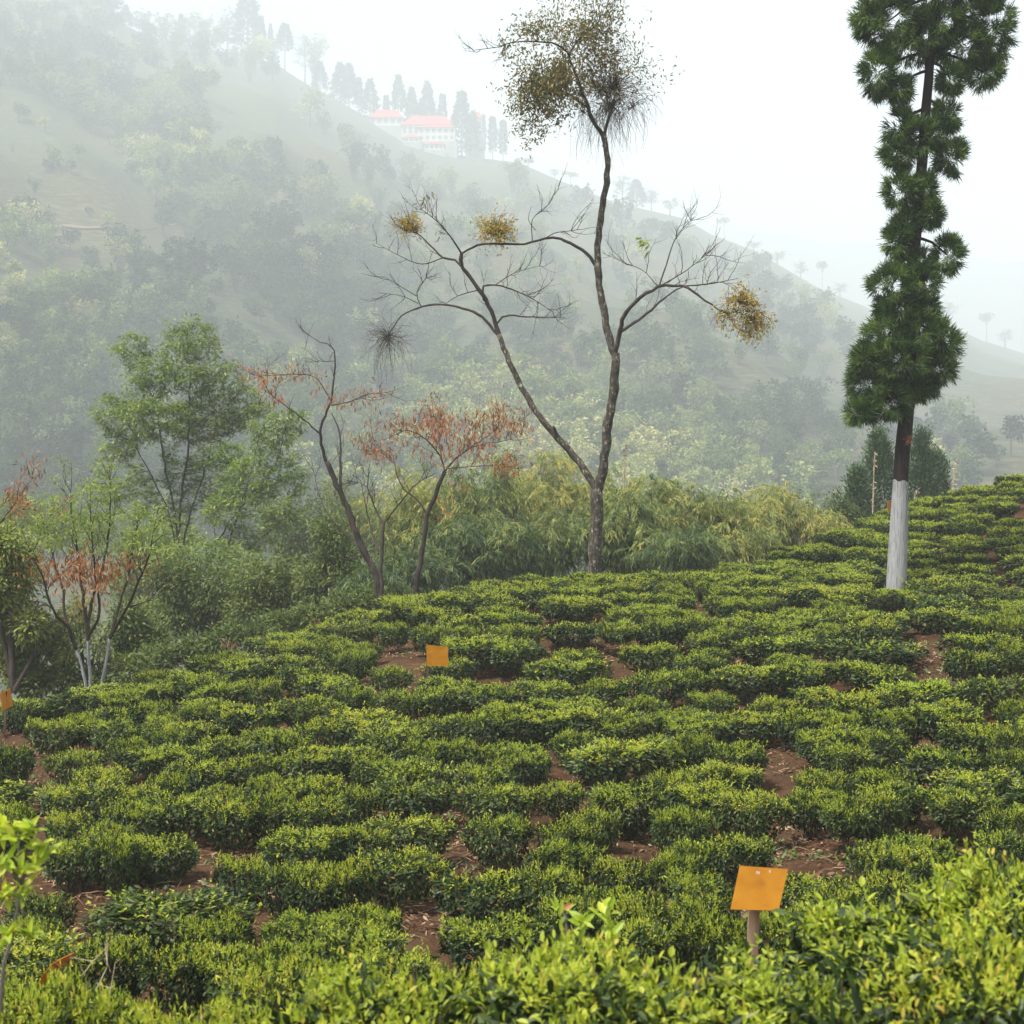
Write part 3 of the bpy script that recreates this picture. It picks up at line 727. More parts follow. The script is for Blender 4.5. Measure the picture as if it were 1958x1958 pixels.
# the same rows carry on beyond both sides of the view, in a thinner build
def thin_proto(seed):
    global rng
    keep = rng; rng = np.random.default_rng(seed); a_, b_ = MB(), MB(); n = 420
    t = rng.uniform(0, 6.283, n); zq = rng.uniform(.15, .56, n); r = .5 * np.interp(zq, [.15, .3, .5, .56], [.6, .85, 1, .95]) * (1 - np.abs(rng.normal(0, .1, n)))
    top = rng.random(n) < .45; r[top] = .5 * np.sqrt(rng.random(top.sum())); zq[top] = .56 + rng.normal(0, .02, top.sum())
    rad = np.stack([np.cos(t), np.sin(t), 0 * t], -1); p = np.stack([r * np.cos(t), r * np.sin(t), zq], -1)
    leaves(a_, p, rad * .6 + rng.normal(size=(n, 3)) * .8, rad + np.array([0, 0, 1.]), rng.uniform(.09, .15, n), rng.uniform(.05, .075, n), rng.random(n) * .7, 0)
    n = 520; t = rng.uniform(0, 6.283, n); r = .48 * np.sqrt(rng.random(n)); p = np.stack([r * np.cos(t), r * np.sin(t), .57 + rng.normal(0, .02, n)], -1)
    leaves(b_, p, rng.normal(size=(n, 3)) * .6 + np.array([0, 0, .9]), rng.normal(size=(n, 3)), rng.uniform(.05, .08, n), rng.uniform(.025, .035, n), rng.random(n), 0)
    rng = keep; return a_.arrays(), b_.arrays()
thin = [thin_proto(950 + k) for k in range(3)]
for y0 in np.arange(-3, 46.0, 1.02):
    x = -.42 * max(y0, 0) - 12
    while x < .42 * max(y0, 0) + 13:
        w = rng.uniform(.9, 1.3); xx = x + w / 2; x += w * rng.uniform(.95, 1.1); yy = y0 + .35 * math.sin(xx * .35 + y0 * .2) - .05 * xx
        if yy > 4 and abs(xx) < .40 * yy + 1.7: continue
        if yy <= 4 and abs(xx) < 2.6: continue
        u = CX + F * xx / max(yy, 3)
        if yy > np.interp(u, [-400, 0, 203, 1958, 2400], [19, 21, 22, 42, 45]): continue
        A_, B_ = thin[int(rng.integers(3))]; rz = rng.uniform(-.3, .3); c, sn_ = math.cos(rz), math.sin(rz); sx, sy = w, w * .72
        Mx = np.array([[c * sx, -sn_ * sy, 0, xx], [sn_ * sx, c * sy, 0, yy], [0, 0, .85, float(gz(xx, yy))], [0, 0, 0, 1]])
        ts = rng.uniform(-.12, .12); rest_f.merge(A_, Mx, ts); rest_s.merge(B_, Mx, ts)
if rest_f.n:
    o = obj('tea_hedges', rest_f.mesh('tea_hedges', M['tea'])); o['kind'] = 'stuff'; o['label'] = 'farthest small tea bushes merging along the crest of the slope'; o['category'] = 'tea bushes'
    c = obj('shoots', rest_s.mesh('shoots', M['shoot']), o)

# ------------------------------------------------------------------ litter and weeds on the soil
lit = MB(); n = 22000
x = rng.uniform(-9, 12, n); y = rng.uniform(4, 27, n)
m_ = np.abs(x) < .4 * y + 1; x, y = x[m_], y[m_]
k = rng.integers(len(soil), size=22000); a = rng.uniform(0, 6.28, 22000); r = np.sqrt(rng.random(22000)) * soil[k, 2] * 1.6
x = np.concatenate([x, soil[k, 0] + r * np.cos(a)]); y = np.concatenate([y, soil[k, 1] + r * np.sin(a)])
n = len(x); z = gz(x, y) + lump(x, y) + rng.uniform(.004, .03, n)
a = rng.uniform(0, 6.28, n)
d = np.stack([np.cos(a), np.sin(a), rng.normal(0, .25, n)], -1)
tw = rng.random(n) < .45
leaves(lit, np.stack([x, y, z], -1), d, nrm(rng.normal(size=(n, 3)) * .5 + np.array([0, 0, 1.])), np.where(tw, rng.uniform(.08, .24, n), rng.uniform(.035, .075, n)), np.where(tw, rng.uniform(.004, .008, n), rng.uniform(.015, .03, n)), rng.random(n), 1, .25)
o = obj('leaf_litter', lit.mesh('leaf_litter', M['litter'])); o['kind'] = 'stuff'; o['label'] = 'dry brown leaves and twigs scattered on the red soil'; o['category'] = 'leaf litter'
wd = MB(); nc = 420
k = rng.integers(len(soil), size=nc); a = rng.uniform(0, 6.28, nc); r = rng.uniform(.5, 1.5, nc) * soil[k, 2]
cx_, cy_ = soil[k, 0] + r * np.cos(a), soil[k, 1] + r * np.sin(a)
cz = gz(cx_, cy_) + lump(cx_, cy_)
per = 14; n = nc * per
p = np.repeat(np.stack([cx_, cy_, cz], -1), per, 0) + rng.normal(0, .05, (n, 3)) * np.array([1, 1, .1])
a = rng.uniform(0, 6.28, n)
leaves(wd, p, np.stack([np.cos(a), np.sin(a), rng.uniform(.3, 1.6, n)], -1), rng.normal(size=(n, 3)) * .3 + np.array([0, 0, 1.]), rng.uniform(.04, .11, n), rng.uniform(.012, .03, n), rng.random(n), 1, .3)
o = obj('weeds', wd.mesh('weeds', M['weed'])); o['kind'] = 'stuff'; o['label'] = 'low green weeds sprouting at the edges of the bare soil'; o['category'] = 'weeds'
# ------------------------------------------------------------------ orange boards
m, nt, out = newmat('orange_board'); L = nt.links.new
tc = nt.nodes.new('ShaderNodeTexCoord'); n = nt.nodes.new('ShaderNodeTexNoise'); n.inputs['Scale'].default_value = 9; n.inputs['Detail'].default_value = 7
mp = nt.nodes.new('ShaderNodeMapping'); mp.inputs['Scale'].default_value = (1, 1, 1.6); L(tc.outputs['Object'], mp.inputs[0]); L(mp.outputs[0], n.inputs['Vector'])
cr = ramp(nt, [(.3, (.50, .195, .008)), (.5, (.58, .245, .010)), (.72, (.63, .29, .02))]); L(n.outputs[0], cr.inputs[0])
n2 = nt.nodes.new('ShaderNodeTexNoise'); n2.inputs['Scale'].default_value = 260; L(tc.outputs['Object'], n2.inputs['Vector'])
mr = nt.nodes.new('ShaderNodeMapRange'); mr.inputs[1].default_value = .68; mr.inputs[2].default_value = .74; L(n2.outputs[0], mr.inputs[0])
mx = nt.nodes.new('ShaderNodeMixRGB'); mx.inputs[2].default_value = (.25, .09, .01, 1); L(mr.outputs[0], mx.inputs[0]); L(cr.outputs[0], mx.inputs[1])
b = nt.nodes.new('ShaderNodeBsdfPrincipled'); b.inputs['Roughness'].default_value = .4; L(mx.outputs[0], b.inputs['Base Color'])
tr = nt.nodes.new('ShaderNodeBsdfTranslucent'); L(mx.outputs[0], tr.inputs[0])
ms = nt.nodes.new('ShaderNodeMixShader'); ms.inputs[0].default_value = .3; L(b.outputs[0], ms.inputs[1]); L(tr.outputs[0], ms.inputs[2]); L(ms.outputs[0], out.inputs[0])
M['board'] = m
M['stake'] = noisemat('stake_wood', [(.3, (.20, .12, .075)), (.7, (.40, .27, .18))], 14, 6, .8, .3, 30, (1, 1, .2))
M['darkstake'] = noisemat('dark_stake_wood', [(.3, (.04, .025, .018)), (.7, (.12, .08, .05))], 14, 6, .8, .3, 30, (1, 1, .2))
M['staple'] = noisemat('staple_metal', [(.3, (.6, .6, .58)), (.7, (.75, .75, .72))], 30, rough=.35, bump=0)

def slab(mb, quad, th, segs=6, bow=0.0):
    "thin sheet through four corners (TL,TR,BR,BL), slightly bowed"
    tl, tr_, br, bl = [np.asarray(q, float) for q in quad]
    nn = nrm(np.cross(tr_ - tl, bl - tl)); g = np.linspace(0, 1, segs + 1)
    u, v = np.meshgrid(g, g)
    pt = (tl * ((1 - u) * (1 - v))[..., None] + tr_ * (u * (1 - v))[..., None] + br * (u * v)[..., None] + bl * ((1 - u) * v)[..., None])
    pt = pt + nn * (bow * (np.sin(u * math.pi) * .6 + np.sin(v * math.pi + .6) * .4))[..., None]
    k = segs + 1; f = pt.reshape(-1, 3); N = len(f)
    i, j = np.meshgrid(np.arange(segs), np.arange(segs)); a = (j * k + i).ravel()
    q = np.stack([a, a + 1, a + k + 1, a + k], -1)
    e = np.concatenate([np.arange(k), np.arange(1, k) * k + k - 1, (k - 1) * k + np.arange(k - 2, -1, -1), np.arange(k - 2, 0, -1) * k])
    e2 = np.roll(e, -1); side = np.stack([e, e2, e2 + N, e + N], -1)
    mb.add(np.concatenate([f, f + nn * th]), np.concatenate([q[:, ::-1], q + N, side]))

def beam(mb, a, b, wx, wy):
    a, b = np.asarray(a, float), np.asarray(b, float); d = nrm(b - a); s = nrm(np.cross(d, [0, 1, 0])); t = np.cross(s, d)
    c = [(-1, -1), (1, -1), (1, 1), (-1, 1)]
    V = [p + s * i * wx / 2 + t * j * wy / 2 for p in (a, b) for i, j in c]
    mb.add(V, [[0, 1, 2, 3], [7, 6, 5, 4], [0, 4, 5, 1], [1, 5, 6, 2], [2, 6, 7, 3], [3, 7, 4, 0]])

# near board
d = 6.3
t = thing('trap_board', 'tilted orange square board on a flat brown wooden stake, largest of the boards', 'trap board', P(1436, 1880, d), 'orange boards standing among the tea bushes')
mb = MB(); slab(mb, [P(1415, 1655, d), P(1507, 1662, d + .04), P(1489, 1741, d - .03), P(1397, 1739, d - .07)], .003, 8, .0025)
bd = part('board', mb, M['board'], t)
mb = MB(); beam(mb, P(1430, 2030, d + .05), P(1445, 1665, d + .045), .05, .016); part('stake', mb, M['stake'], t)
mb = MB()
for px, py in [(1447, 1666), (1451, 1667), (1472, 1664)]:
    p = P(px, py, d - .022); beam(mb, p, p + np.array([.001, 0, -.011]), .004, .003)
o = obj('staple', mb.mesh('staple', M['staple'], offset=t.location), bd); o['kind'] = 'stuff'
# middle board
d = 19.0
t = thing('trap_board', 'small upright orange square board on a thin dark stake, midway up the slope', 'trap board', P(817, 1330, d), 'orange boards standing among the tea bushes')
mb = MB(); slab(mb, [P(815, 1233, d), P(857, 1237, d + .05), P(856.5, 1274, d + .05), P(816.5, 1273, d)], .004, 6, .004); part('board', mb, M['board'], t)
mb = MB(); beam(mb, P(817, 1345, d + .02), P(817.5, 1234, d + .02), .03, .02); part('stake', mb, M['darkstake'], t)
# left board
t = thing('trap_board', 'narrow orange board seen at an angle beside the white-stemmed small tree', 'trap board', P(8, 1390, d), 'orange boards standing among the tea bushes')
mb = MB(); slab(mb, [P(0, 1326, d - .1), P(20, 1316, d + .18), P(25, 1350, d + .18), P(5, 1359, d - .1)], .004, 6, .004); part('board', mb, M['board'], t)
mb = MB(); beam(mb, P(9, 1400, d + .06), P(11, 1322, d + .06), .03, .02); part('stake', mb, M['darkstake'], t)
# board half hidden behind the conifer trunk
d = 30.0
t = thing('trap_board', 'sliver of an orange board showing beside the whitewashed conifer trunk', 'trap board', P(1702, 1010, d), 'orange boards standing among the tea bushes')
mb = MB(); slab(mb, [P(1697, 958, d), P(1709, 955, d + .2), P(1710, 974, d + .2), P(1697, 978, d)], .005, 4, .01); part('board', mb, M['board'], t)
mb = MB(); beam(mb, P(1706, 1040, d + .12), P(1704, 958, d + .12), .03, .02); part('stake', mb, M['darkstake'], t)
# curled blade seen edge-on
d = 6.4
t = thing('plastic_sheet', 'bent orange plastic sheet seen edge-on, leaning over the tea at the lower slope', 'plastic sheet', P(100, 1900, d))
mb = MB(); rows = [((70, 1886), (76, 1888)), ((84, 1862), (92, 1872)), ((99, 1844), (110, 1856)), ((120, 1832), (126, 1842)), ((141, 1823), (142, 1827))]
V = []
for (a, b_) in rows: V += [P(*a, d - .06), P(*b_, d + .12)]
V = np.array(V); N = len(V); off = np.array([.002, .001, .004]); i = np.arange(len(rows) - 1)[:, None] * 2
q = np.concatenate([i, i + 1, i + 3, i + 2], 1)
e = np.array([0, 1, 3, 5, 7, 9, 8, 6, 4, 2]); e2 = np.roll(e, -1)
mb.add(np.concatenate([V, V + off]), np.concatenate([q[:, ::-1], q + N, np.stack([e, e2, e2 + N, e + N], -1)])); part('sheet', mb, M['board'], t)

# dry stalks in the lower corner
M['straw'] = noisemat('dry_straw', [(.3, (.26, .19, .11)), (.7, (.48, .40, .28))], 8, rough=.8, bump=0)
labs = ['dark dry twig with a forked top standing in front of the edge-on orange sheet', 'pale straw stalk leaning right of the forked dark twig', 'longest pale straw stalk crossing the red soil hollow', 'short grey twig bending over the lime tea tops']
for (pts, r, mat), lab in zip([([(128, 1960), (130, 1900), (136, 1860), (132, 1845), (146, 1800)], .0035, 'stem'), ([(165, 1925), (190, 1880), (205, 1848)], .0026, 'straw'),
                               ([(200, 1958), (212, 1890), (220, 1842)], .0026, 'straw'), ([(138, 1875), (160, 1862), (178, 1838)], .0022, 'straw')], labs):
    d = 5.4
    t = thing('dry_stalk', lab, 'dry stalk', P(*pts[0], d), 'dry stalks in the near bushes')
    mb = MB(); pp = smooth_path([P(x, y, d + .05 * k) for k, (x, y) in enumerate(pts)], .05); tube(mb, pp, np.linspace(r, r * .5, len(pp)), 5)
    for q in range(3):
        b0 = pp[rng.integers(len(pp) // 2, len(pp))]; tube(mb, [b0, b0 + rng.normal(0, .05, 3) + np.array([0, 0, .08])], [.0018, .0008], 4)
    part('stalk', mb, M[mat], t)

# pale saplings poking out of the near bushes
def sapling(label, stems, leafspots, d, Lf, nl, mat='limeshoot', w=.4, name='sapling', spread=None):
    t = thing(name, label, 'sapling', P(*stems[0][0], d), 'pale saplings among the tea')
    st = MB(); lf = MB()
    for s in stems:
        pp = smooth_path([P(x, y, d + .03 * k) for k, (x, y) in enumerate(s)], .05); tube(st, pp, np.linspace(.008, .003, len(pp)), 6)
    part('stem', st, M['barkthin'], t)
    for (x, y, r) in leafspots:
        c = P(x, y, d); rr = r / F * d
        pos = c + rnd_dir(nl) * rr * (rng.random(nl) ** .5)[:, None] * np.array([1, 1, 1])
        dirs = nrm((pos - c) / rr + rng.normal(size=(nl, 3)) * .5 + np.array([0, 0, .55]))
        leaves(lf, pos - dirs * Lf * .4, dirs, nrm(rng.normal(size=(nl, 3)) * .5 + np.array([0, -.3, 1.])), Lf * rng.uniform(.7, 1.2, nl), Lf * w * rng.uniform(.8, 1.1, nl), rng.random(nl), 2, .3)
    part('leaves', lf, M[mat], t)
    return t
sapling('tall lime-leaved sapling at the edge of the red soil patch, close by', [[(0, 1935), (8, 1840), (22, 1797), (34, 1736), (38, 1680), (34, 1590)], [(36, 1700), (60, 1640), (72, 1590)], [(38, 1690), (10, 1640)]],
        [(25, 1590, 32), (62, 1590, 30), (74, 1622, 24), (40, 1650, 34), (45, 1700, 22), (5, 1640, 24), (12, 1712, 18), (0, 1590, 22), (55, 1780, 10), (15, 1785, 8)], 4.2, .062, 13)
sapling('pale lime sapling with large soft leaves standing before the long tea hedge', [[(1168, 1850), (1166, 1800), (1162, 1740)], [(1115, 1850), (1112, 1790)]], [(1160, 1742, 22), (1165, 1775, 20), (1117, 1765, 14), (1165, 1812, 8)], 4.6, .062, 11, w=.42)
sapling('low lime rosette of leaves by the near lime-flushed hedge', [[(1022, 1905), (1020, 1862)]], [(1020, 1862, 34), (990, 1880, 18), (1050, 1868, 16)], 4.8, .075, 13, w=.4)
sapling('yellow-green sapling with strap leaves beside the far right litter', [[(1905, 1650), (1900, 1610), (1885, 1580)]], [(1885, 1590, 26), (1905, 1625, 16)], 11.5, .17, 10, w=.17)
t = sapling('upright sprig with one red leaf left of the pale lime sapling', [[(1085, 1790), (1080, 1745)], [(1085, 1760), (1065, 1730)]], [(1082, 1738, 7), (1064, 1735, 6)], 5.0, .045, 4)
mb = MB(); leaves(mb, [P(1076, 1738, 4.95)], np.array([[.9, 0, .5]]), np.array([[0, -1., .3]]), .04, .022, .9, 2); part('red_leaf', mb, M['orangeleaf'], t, label='red leaf')
# reddish dry tufts on the crest
for px, py, d, lab in [(438, 1222, 24, 'dry reddish tuft on the crest in front of the dark shrubs'), (608, 1190, 26, 'small reddish tuft on the crest below the orange-leaved tree'), (1440, 1385, 16.5, 'reddish-brown withered sprig amid the mid-slope hedge')]:
    p = P(px, py, d); t = thing('dry_tuft', lab, 'dry tuft', p - np.array([0, 0, .45]), 'dry tufts')
    mb = MB(); n = 40; dd = nrm(rng.normal(size=(n, 3)) * .6 + np.array([0, 0, .9])); leaves(mb, p - np.array([0, 0, .15]) + rng.normal(0, .06, (n, 3)), dd, rng.normal(size=(n, 3)), rng.uniform(.08, .2, n), .01, rng.random(n), 1, .3)
    tube(mb, [p - np.array([0, 0, .5]), p], .008, 5); part('blades', mb, M['litter'], t)
# ------------------------------------------------------------------ helpers for trees traced from the photograph
def limb(pts, d0, d1, step=.12):
    k = len(pts); dd = np.linspace(d0, d1, k)
    w = np.array([P(x, y, z) for (x, y), z in zip(pts, dd)])
    return smooth_path(w, step)
def wood(mb, pts, d0, d1, r0, r1, k=8, step=.12, wob=.012):
    if k < 8: r0, r1 = r0 * .86, r1 * .86
    p = limb(pts, d0, d1, step); n = len(p)
    p[1:-1] += rng.normal(0, 1, (max(n - 2, 0), 3)) * wob * min(1, r0 / .06)
    r = np.linspace(r0, r1, n) * (1 + rng.normal(0, .05, n)); r[-1] = r1
    tube(mb, p, r, k, rng.random()); return p
def twiggy(mb, path, n, L, r, up=.25, ends=None, lo=.3, level=1, spread=.9, kids=4):
    for q in range(n):
        i = rng.integers(int(len(path) * lo), len(path)); a = path[min(i, len(path) - 1)]; t = path[min(i + 1, len(path) - 1)] - path[max(i - 1, 0)]
        t = nrm(t); s = rng.normal(size=3); s = nrm(s - s.dot(t) * t)
        twig(mb, a, nrm(t * .7 + s * spread + np.array([0, 0, up])), L * rng.uniform(.5, 1.2), r, level, up, .28, ends, 6, .8, kids, 4)
def pompom(mw, ml, c, r, n, leafy, L=.07, droop=1.0, grav=.25, up=0.0, radial=True):
    "bunch of thin radiating twigs (mistletoe-like), with or without leaves"
    c = np.asarray(c, float)
    for q in range(n):
        d = rnd_dir(1)[0]; d[2] += up; d = nrm(d); pts = [c]; LL = r * rng.uniform(.6, 1.15); dd = d
        for s in range(6):
            dd = nrm(dd + np.array([0, 0, -grav * droop]) * (s / 5.) + rng.normal(size=3) * .38); pts.append(pts[-1] + dd * LL / 6)
        pts = np.array(pts); tube(mw, pts, np.linspace(.0038, .002, 7), 3, rng.random(), False)
        if leafy:
            k = rng.poisson(leafy)
            if k:
                i = rng.integers(2, 7, k); pp = pts[i] + rng.normal(0, .04, (k, 3))
                leaves(ml, pp, rng.normal(size=(k, 3)) + np.array([0, 0, -.5]), rng.normal(size=(k, 3)) + np.array([0, 0, .6]), L * rng.uniform(.7, 1.3, k), L * .42, rng.random(k), 1, .3)
def dangling(ml, ends, per, L, W, hang=1.0, tint=None, jit=.06):
    e = np.array([x[0] for x in ends]); k = len(e) * per
    p = np.repeat(e, per, 0) + rng.normal(0, jit, (k, 3))
    d = rng.normal(size=(k, 3)) * .5 + np.array([0, 0, -hang])
    leaves(ml, p, d, rng.normal(size=(k, 3)), L * rng.uniform(.7, 1.3, k), W, rng.random(k) if tint is None else tint, 1, .2)

# ------------------------------------------------------------------ tall forked tree on the crest
d = 30.0
base = P(1136, 1120, d)
t = thing('forked_tree', 'tall slender bare-limbed tree forking low into two long stems, topped by one olive-brown crown', 'tree', base)
tr, br, ol, mi, bare = MB(), MB(), MB(), MB(), MB()
tk = wood(tr, [(1136, 1125), (1136, 1102), (1138, 1050), (1141, 989), (1141, 935)], d, d, .135, .128, 12, .15)
rs = wood(tr, [(1141, 945), (1153, 900), (1160, 827), (1173, 743), (1176, 675)], d, d - .3, .112, .098, 10, .15)
ru = wood(tr, [(1176, 680), (1165, 645), (1151, 576), (1143, 512), (1148, 424), (1160, 350), (1162, 305), (1154, 259)], d - .3, d, .084, .06, 10, .15)
ls = wood(tr, [(1141, 945), (1125, 910), (1097, 871), (1057, 827), (1018, 778), (979, 704), (954, 640)], d, d + .6, .08, .056, 9, .15)
l2 = wood(br, [(954, 640), (939, 596), (915, 552), (885, 512), (883, 483)], d + .6, d + .4, .06, .045, 7)
wood(br, [(1066, 836), (1062, 822), (1058, 815)], d + .1, d, .045, .03, 6)
a = wood(br, [(1176, 680), (1183, 645), (1190, 610), (1215, 576), (1259, 549), (1303, 547), (1337, 566), (1372, 591), (1400, 598)], d - .3, d - 1.4, .065, .016, 7)
b2 = wood(br, [(1186, 635), (1229, 606), (1269, 571), (1303, 550)], d - .4, d + .4, .045, .018, 6)
u1 = wood(br, [(1259, 549), (1274, 507), (1293, 453), (1328, 414)], d - .9, d - .3, .022, .006, 5)
u2 = wood(br, [(1303, 548), (1362, 542), (1411, 532)], d - 1, d - .4, .022, .006, 5)
u3 = wood(br, [(1259, 549), (1229, 517), (1190, 502)], d - .8, d - .1, .014, .005, 5)
u4 = wood(br, [(1262, 547), (1313, 517), (1367, 473)], d - .9, d - 1.6, .016, .005, 5)
for pth, n_ in ((a, 7), (u1, 7), (u2, 8), (u3, 5), (u4, 7), (b2, 6)): twiggy(br, pth, n_, .75, .008, .3, None, .35, 1, .8, 3)
L1 = wood(br, [(958, 648), (915, 601), (856, 584), (807, 586), (767, 606), (741, 645)], d + .6, d + 1.4, .045, .013, 6)
s1 = wood(br, [(805, 586), (797, 560), (815, 532), (835, 530)], d + 1, d + 1.4, .016, .005, 5)
s2 = wood(br, [(797, 566), (735, 530)], d + 1, d + .5, .012, .004, 4); s3 = wood(br, [(800, 580), (765, 565), (722, 560)], d + 1, d + 1.6, .012, .004, 4)
L2 = wood(br, [(888, 515), (870, 497), (846, 493), (806, 453), (782, 440)], d + .5, d + 1.1, .035, .012, 6)
v1 = wood(br, [(882, 484), (866, 458), (836, 424), (797, 394)], d + .4, d - .2, .026, .006, 5)
v2 = wood(br, [(884, 484), (915, 468), (946, 466), (1003, 466), (1042, 456)], d + .4, d + .2, .028, .03, 6)
L3 = wood(br, [(1145, 520), (1121, 483), (1072, 458), (1042, 456)], d - .1, d + .2, .05, .032, 6)
x1 = wood(br, [(1018, 464), (1018, 420), (1043, 398), (1060, 372)], d + .2, d + .8, .014, .005, 5)
x2 = wood(br, [(1042, 456), (1062, 445), (1092, 441), (1141, 434)], d + .2, d - .6, .013, .005, 5)
x3 = wood(br, [(1024, 440), (1010, 420), (1016, 395)], d + .3, d, .01, .004, 4)
L4 = wood(br, [(951, 618), (960, 606), (974, 603), (1018, 606), (1082, 608)], d + .6, d, .026, .006, 5)
L5 = wood(br, [(925, 575), (925, 547), (959, 547), (1008, 566), (1057, 596)], d + .5, d - .2, .03, .006, 5)
L5b = wood(br, [(945, 546), (984, 522), (1032, 508)], d + .4, d + 1, .014, .005, 5)
L6 = wood(br, [(918, 553), (875, 566), (853, 580)], d + .5, d + .2, .016, .008, 5)
w1 = wood(br, [(850, 492), (806, 505), (760, 487), (720, 465)], d + .7, d + 1.5, .016, .005, 5)
for pth, n_ in ((s1, 7), (s2, 3), (s3, 4), (v1, 9), (x1, 5), (x2, 6), (L4, 8), (L5, 12), (L5b, 8), (w1, 6), (L2, 7), (L6, 3), (l2, 3)): twiggy(br, pth, n_, .7, .007, .25, None, .35, 1, .8, 3)
e = []; twiggy(br, v1, 5, .4, .006, .3, e); dangling(ol, e[:26], 1, .13, .03)
# crown at the top
c1 = wood(br, [(1154, 262), (1124, 207), (1109, 166), (1091, 116), (1088, 98)], d, d - .5, .058, .03, 7)
c2 = wood(br, [(1090, 105), (1065, 85), (1031, 80), (985, 80), (946, 91), (905, 96)], d - .5, d - 1.4, .026, .006, 6)
c3 = wood(br, [(1089, 102), (1109, 72), (1135, 52), (1150, 30)], d - .5, d - .2, .024, .008, 5)
c4 = wood(br, [(1122, 205), (1083, 179), (1057, 181), (1030, 175)], d - .2, d - .9, .028, .012, 6)
c4b = wood(br, [(1110, 195), (1086, 178), (1068, 150)], d - .3, d + .3, .02, .008, 5)
c5 = wood(br, [(1155, 258), (1166, 220), (1173, 191)], d, d + .2, .045, .035, 7)
c6 = wood(br, [(1168, 215), (1155, 166), (1146, 138)], d + .1, d + .6, .022, .008, 5)
wood(br, [(946, 92), (925, 78), (912, 76)], d - 1.1, d - 1.2, .008, .003, 4); 
def cl(x, y, rx, ry, z=0, rd=None):
    c = P(x, y, d + z); return (c, np.array([rx / F * d, (rd or rx) / F * d, ry / F * d]))
cloud(ol, [cl(1035, 172, 62, 62, -.8), cl(1058, 140, 58, 45, -.5), cl(1015, 205, 45, 42, -.8), cl(1060, 195, 45, 40, -.5)], 170, 12, .085, .034, .12)
cloud(ol, [cl(1110, 88, 60, 42, -.3), cl(1145, 75, 55, 42, 0), cl(1160, 100, 60, 35, .3)], 100, 10, .08, .032, .13)
cloud(ol, [cl(1045, 50, 75, 34, -.8), cl(1000, 55, 35, 30, -1), cl(1080, 60, 50, 40, -.6)], 120, 10, .078, .03, .12)
cloud(ol, [cl(1140, 38, 75, 32, 0), cl(1195, 110, 60, 36, .2), cl(1228, 145, 48, 48, .3), cl(1255, 165, 28, 35, .2), cl(1180, 150, 60, 60, .2)], 120, 7, .075, .03, .13)
cloud(ol, [cl(1000, 190, 30, 70, -.8), cl(1060, 228, 30, 22, -.6), cl(1020, 248, 40, 24, -.7)], 80, 9, .075, .03, .12)
ce = []
for pth, n_, L_ in ((c1, 5, .7), (c2, 10, .38), (c3, 14, .75), (c4, 20, .68), (c4b, 16, .7), (c5, 5, .8), (c6, 14, .95)): twiggy(bare, pth, n_, L_, .0075, .3, ce, .35, 1, 1.0, 4)
ce = [q for q in ce if proj(q[0])[0] > 958]
dangling(ol, ce, 3, .085, .034, .7, None, .07)
for c_ in ((1036, 165, 0.9, 40), (1108, 80, .8, 25), (1160, 60, 1.0, 30)): pompom(bare, ol, P(c_[0], c_[1], d - .4), c_[2], c_[3], .6, .06)
pompom(bare, ol, P(1176, 170, d + .2), 1.2, 190, .9, .06, 1.0, .5, .25)
pompom(bare, ol, P(1168, 200, d + .1), 1.3, 110, .05, .05, 1.6, .8, .1)
for cx_, cy_ in ((1115, 215), (1160, 210), (1210, 205)): pompom(bare, ol, P(cx_, cy_, d + rng.uniform(-.3, .3)), 1.0, 45, .02, .05, 1.8, .9, .1)
# leafy and bare bunches on the lower limbs
pompom(bare, mi, P(780, 440, d + 1.1), .48, 110, 4.2, .07, .6, .1, .9); pompom(bare, mi, P(948, 448, d + .3), .62, 170, 5, .075, .6, .1, .75)
pompom(bare, mi, P(1418, 580, d - 1.4), .55, 110, 4.6, .08, 1, .35, .45); pompom(bare, mi, P(1440, 610, d - 1.3), .62, 90, 4.6, .08, 1.5, .7, .2); pompom(bare, mi, P(1390, 600, d - 1.5), .45, 45, 3, .075, 1.5, .7, .1)
pompom(bare, ol, P(742, 645, d + 1.4), .8, 120, .2, .06, .6, .15, .1); pompom(bare, ol, P(742, 650, d + 1.4), 1.0, 40, .1, .05, 2, 1.2, 0)
gr = MB(); e = P(1232, 462, d - .5); n = 26; leaves(gr, e + rng.normal(0, .08, (n, 3)), rng.normal(size=(n, 3)) * .4 + np.array([-1, 0, -.4]), rng.normal(size=(n, 3)) + np.array([0, 0, 1.]), .16, .05, .8, 1, .2)
part('trunk', tr, M['barkgrey'], t, True); part('limbs', br, M['barkdark'], t, True); part('crown', ol, M['crownleaf'], t); part('leafy_bunch', mi, M['mistle'], t, label='golden olive leaf bunches at the limb tips')
part('bare_twigs', bare, M['barkdark'], t); part('green_sprig', gr, M['feather'], t)

# ------------------------------------------------------------------ pruned conifer with a whitewashed foot
d = 26.0
t = thing('conifer_tree', 'tall pruned conifer with shaggy dark green clumps up a leaning trunk and a whitewashed foot', 'conifer', P(1715, 1112, d))
axis = [(1712, 1160), (1717, 1050), (1722, 918), (1729, 830), (1735, 770), (1742, 600), (1747, 482), (1754, 417), (1764, 300), (1773, 181), (1783, 60), (1795, -80), (1800, -240), (1802, -420)]
rad = [19.5, 17.5, 14.2, 14.4, 13.8, 12.4, 11.4, 10.8, 9.8, 8.8, 7.6, 6.2, 4.4, 1.5]
ax = np.array([P(x, y, d) for x, y in axis]); rd = np.array(rad) / F * d
z = np.linspace(ax[0, 2], ax[-1, 2], 90); o_ = np.argsort(ax[:, 2])
pth = np.stack([np.interp(z, ax[o_, 2], ax[o_, 0]), np.interp(z, ax[o_, 2], ax[o_, 1]), z], -1); rr = np.interp(z, ax[o_, 2], rd[o_])
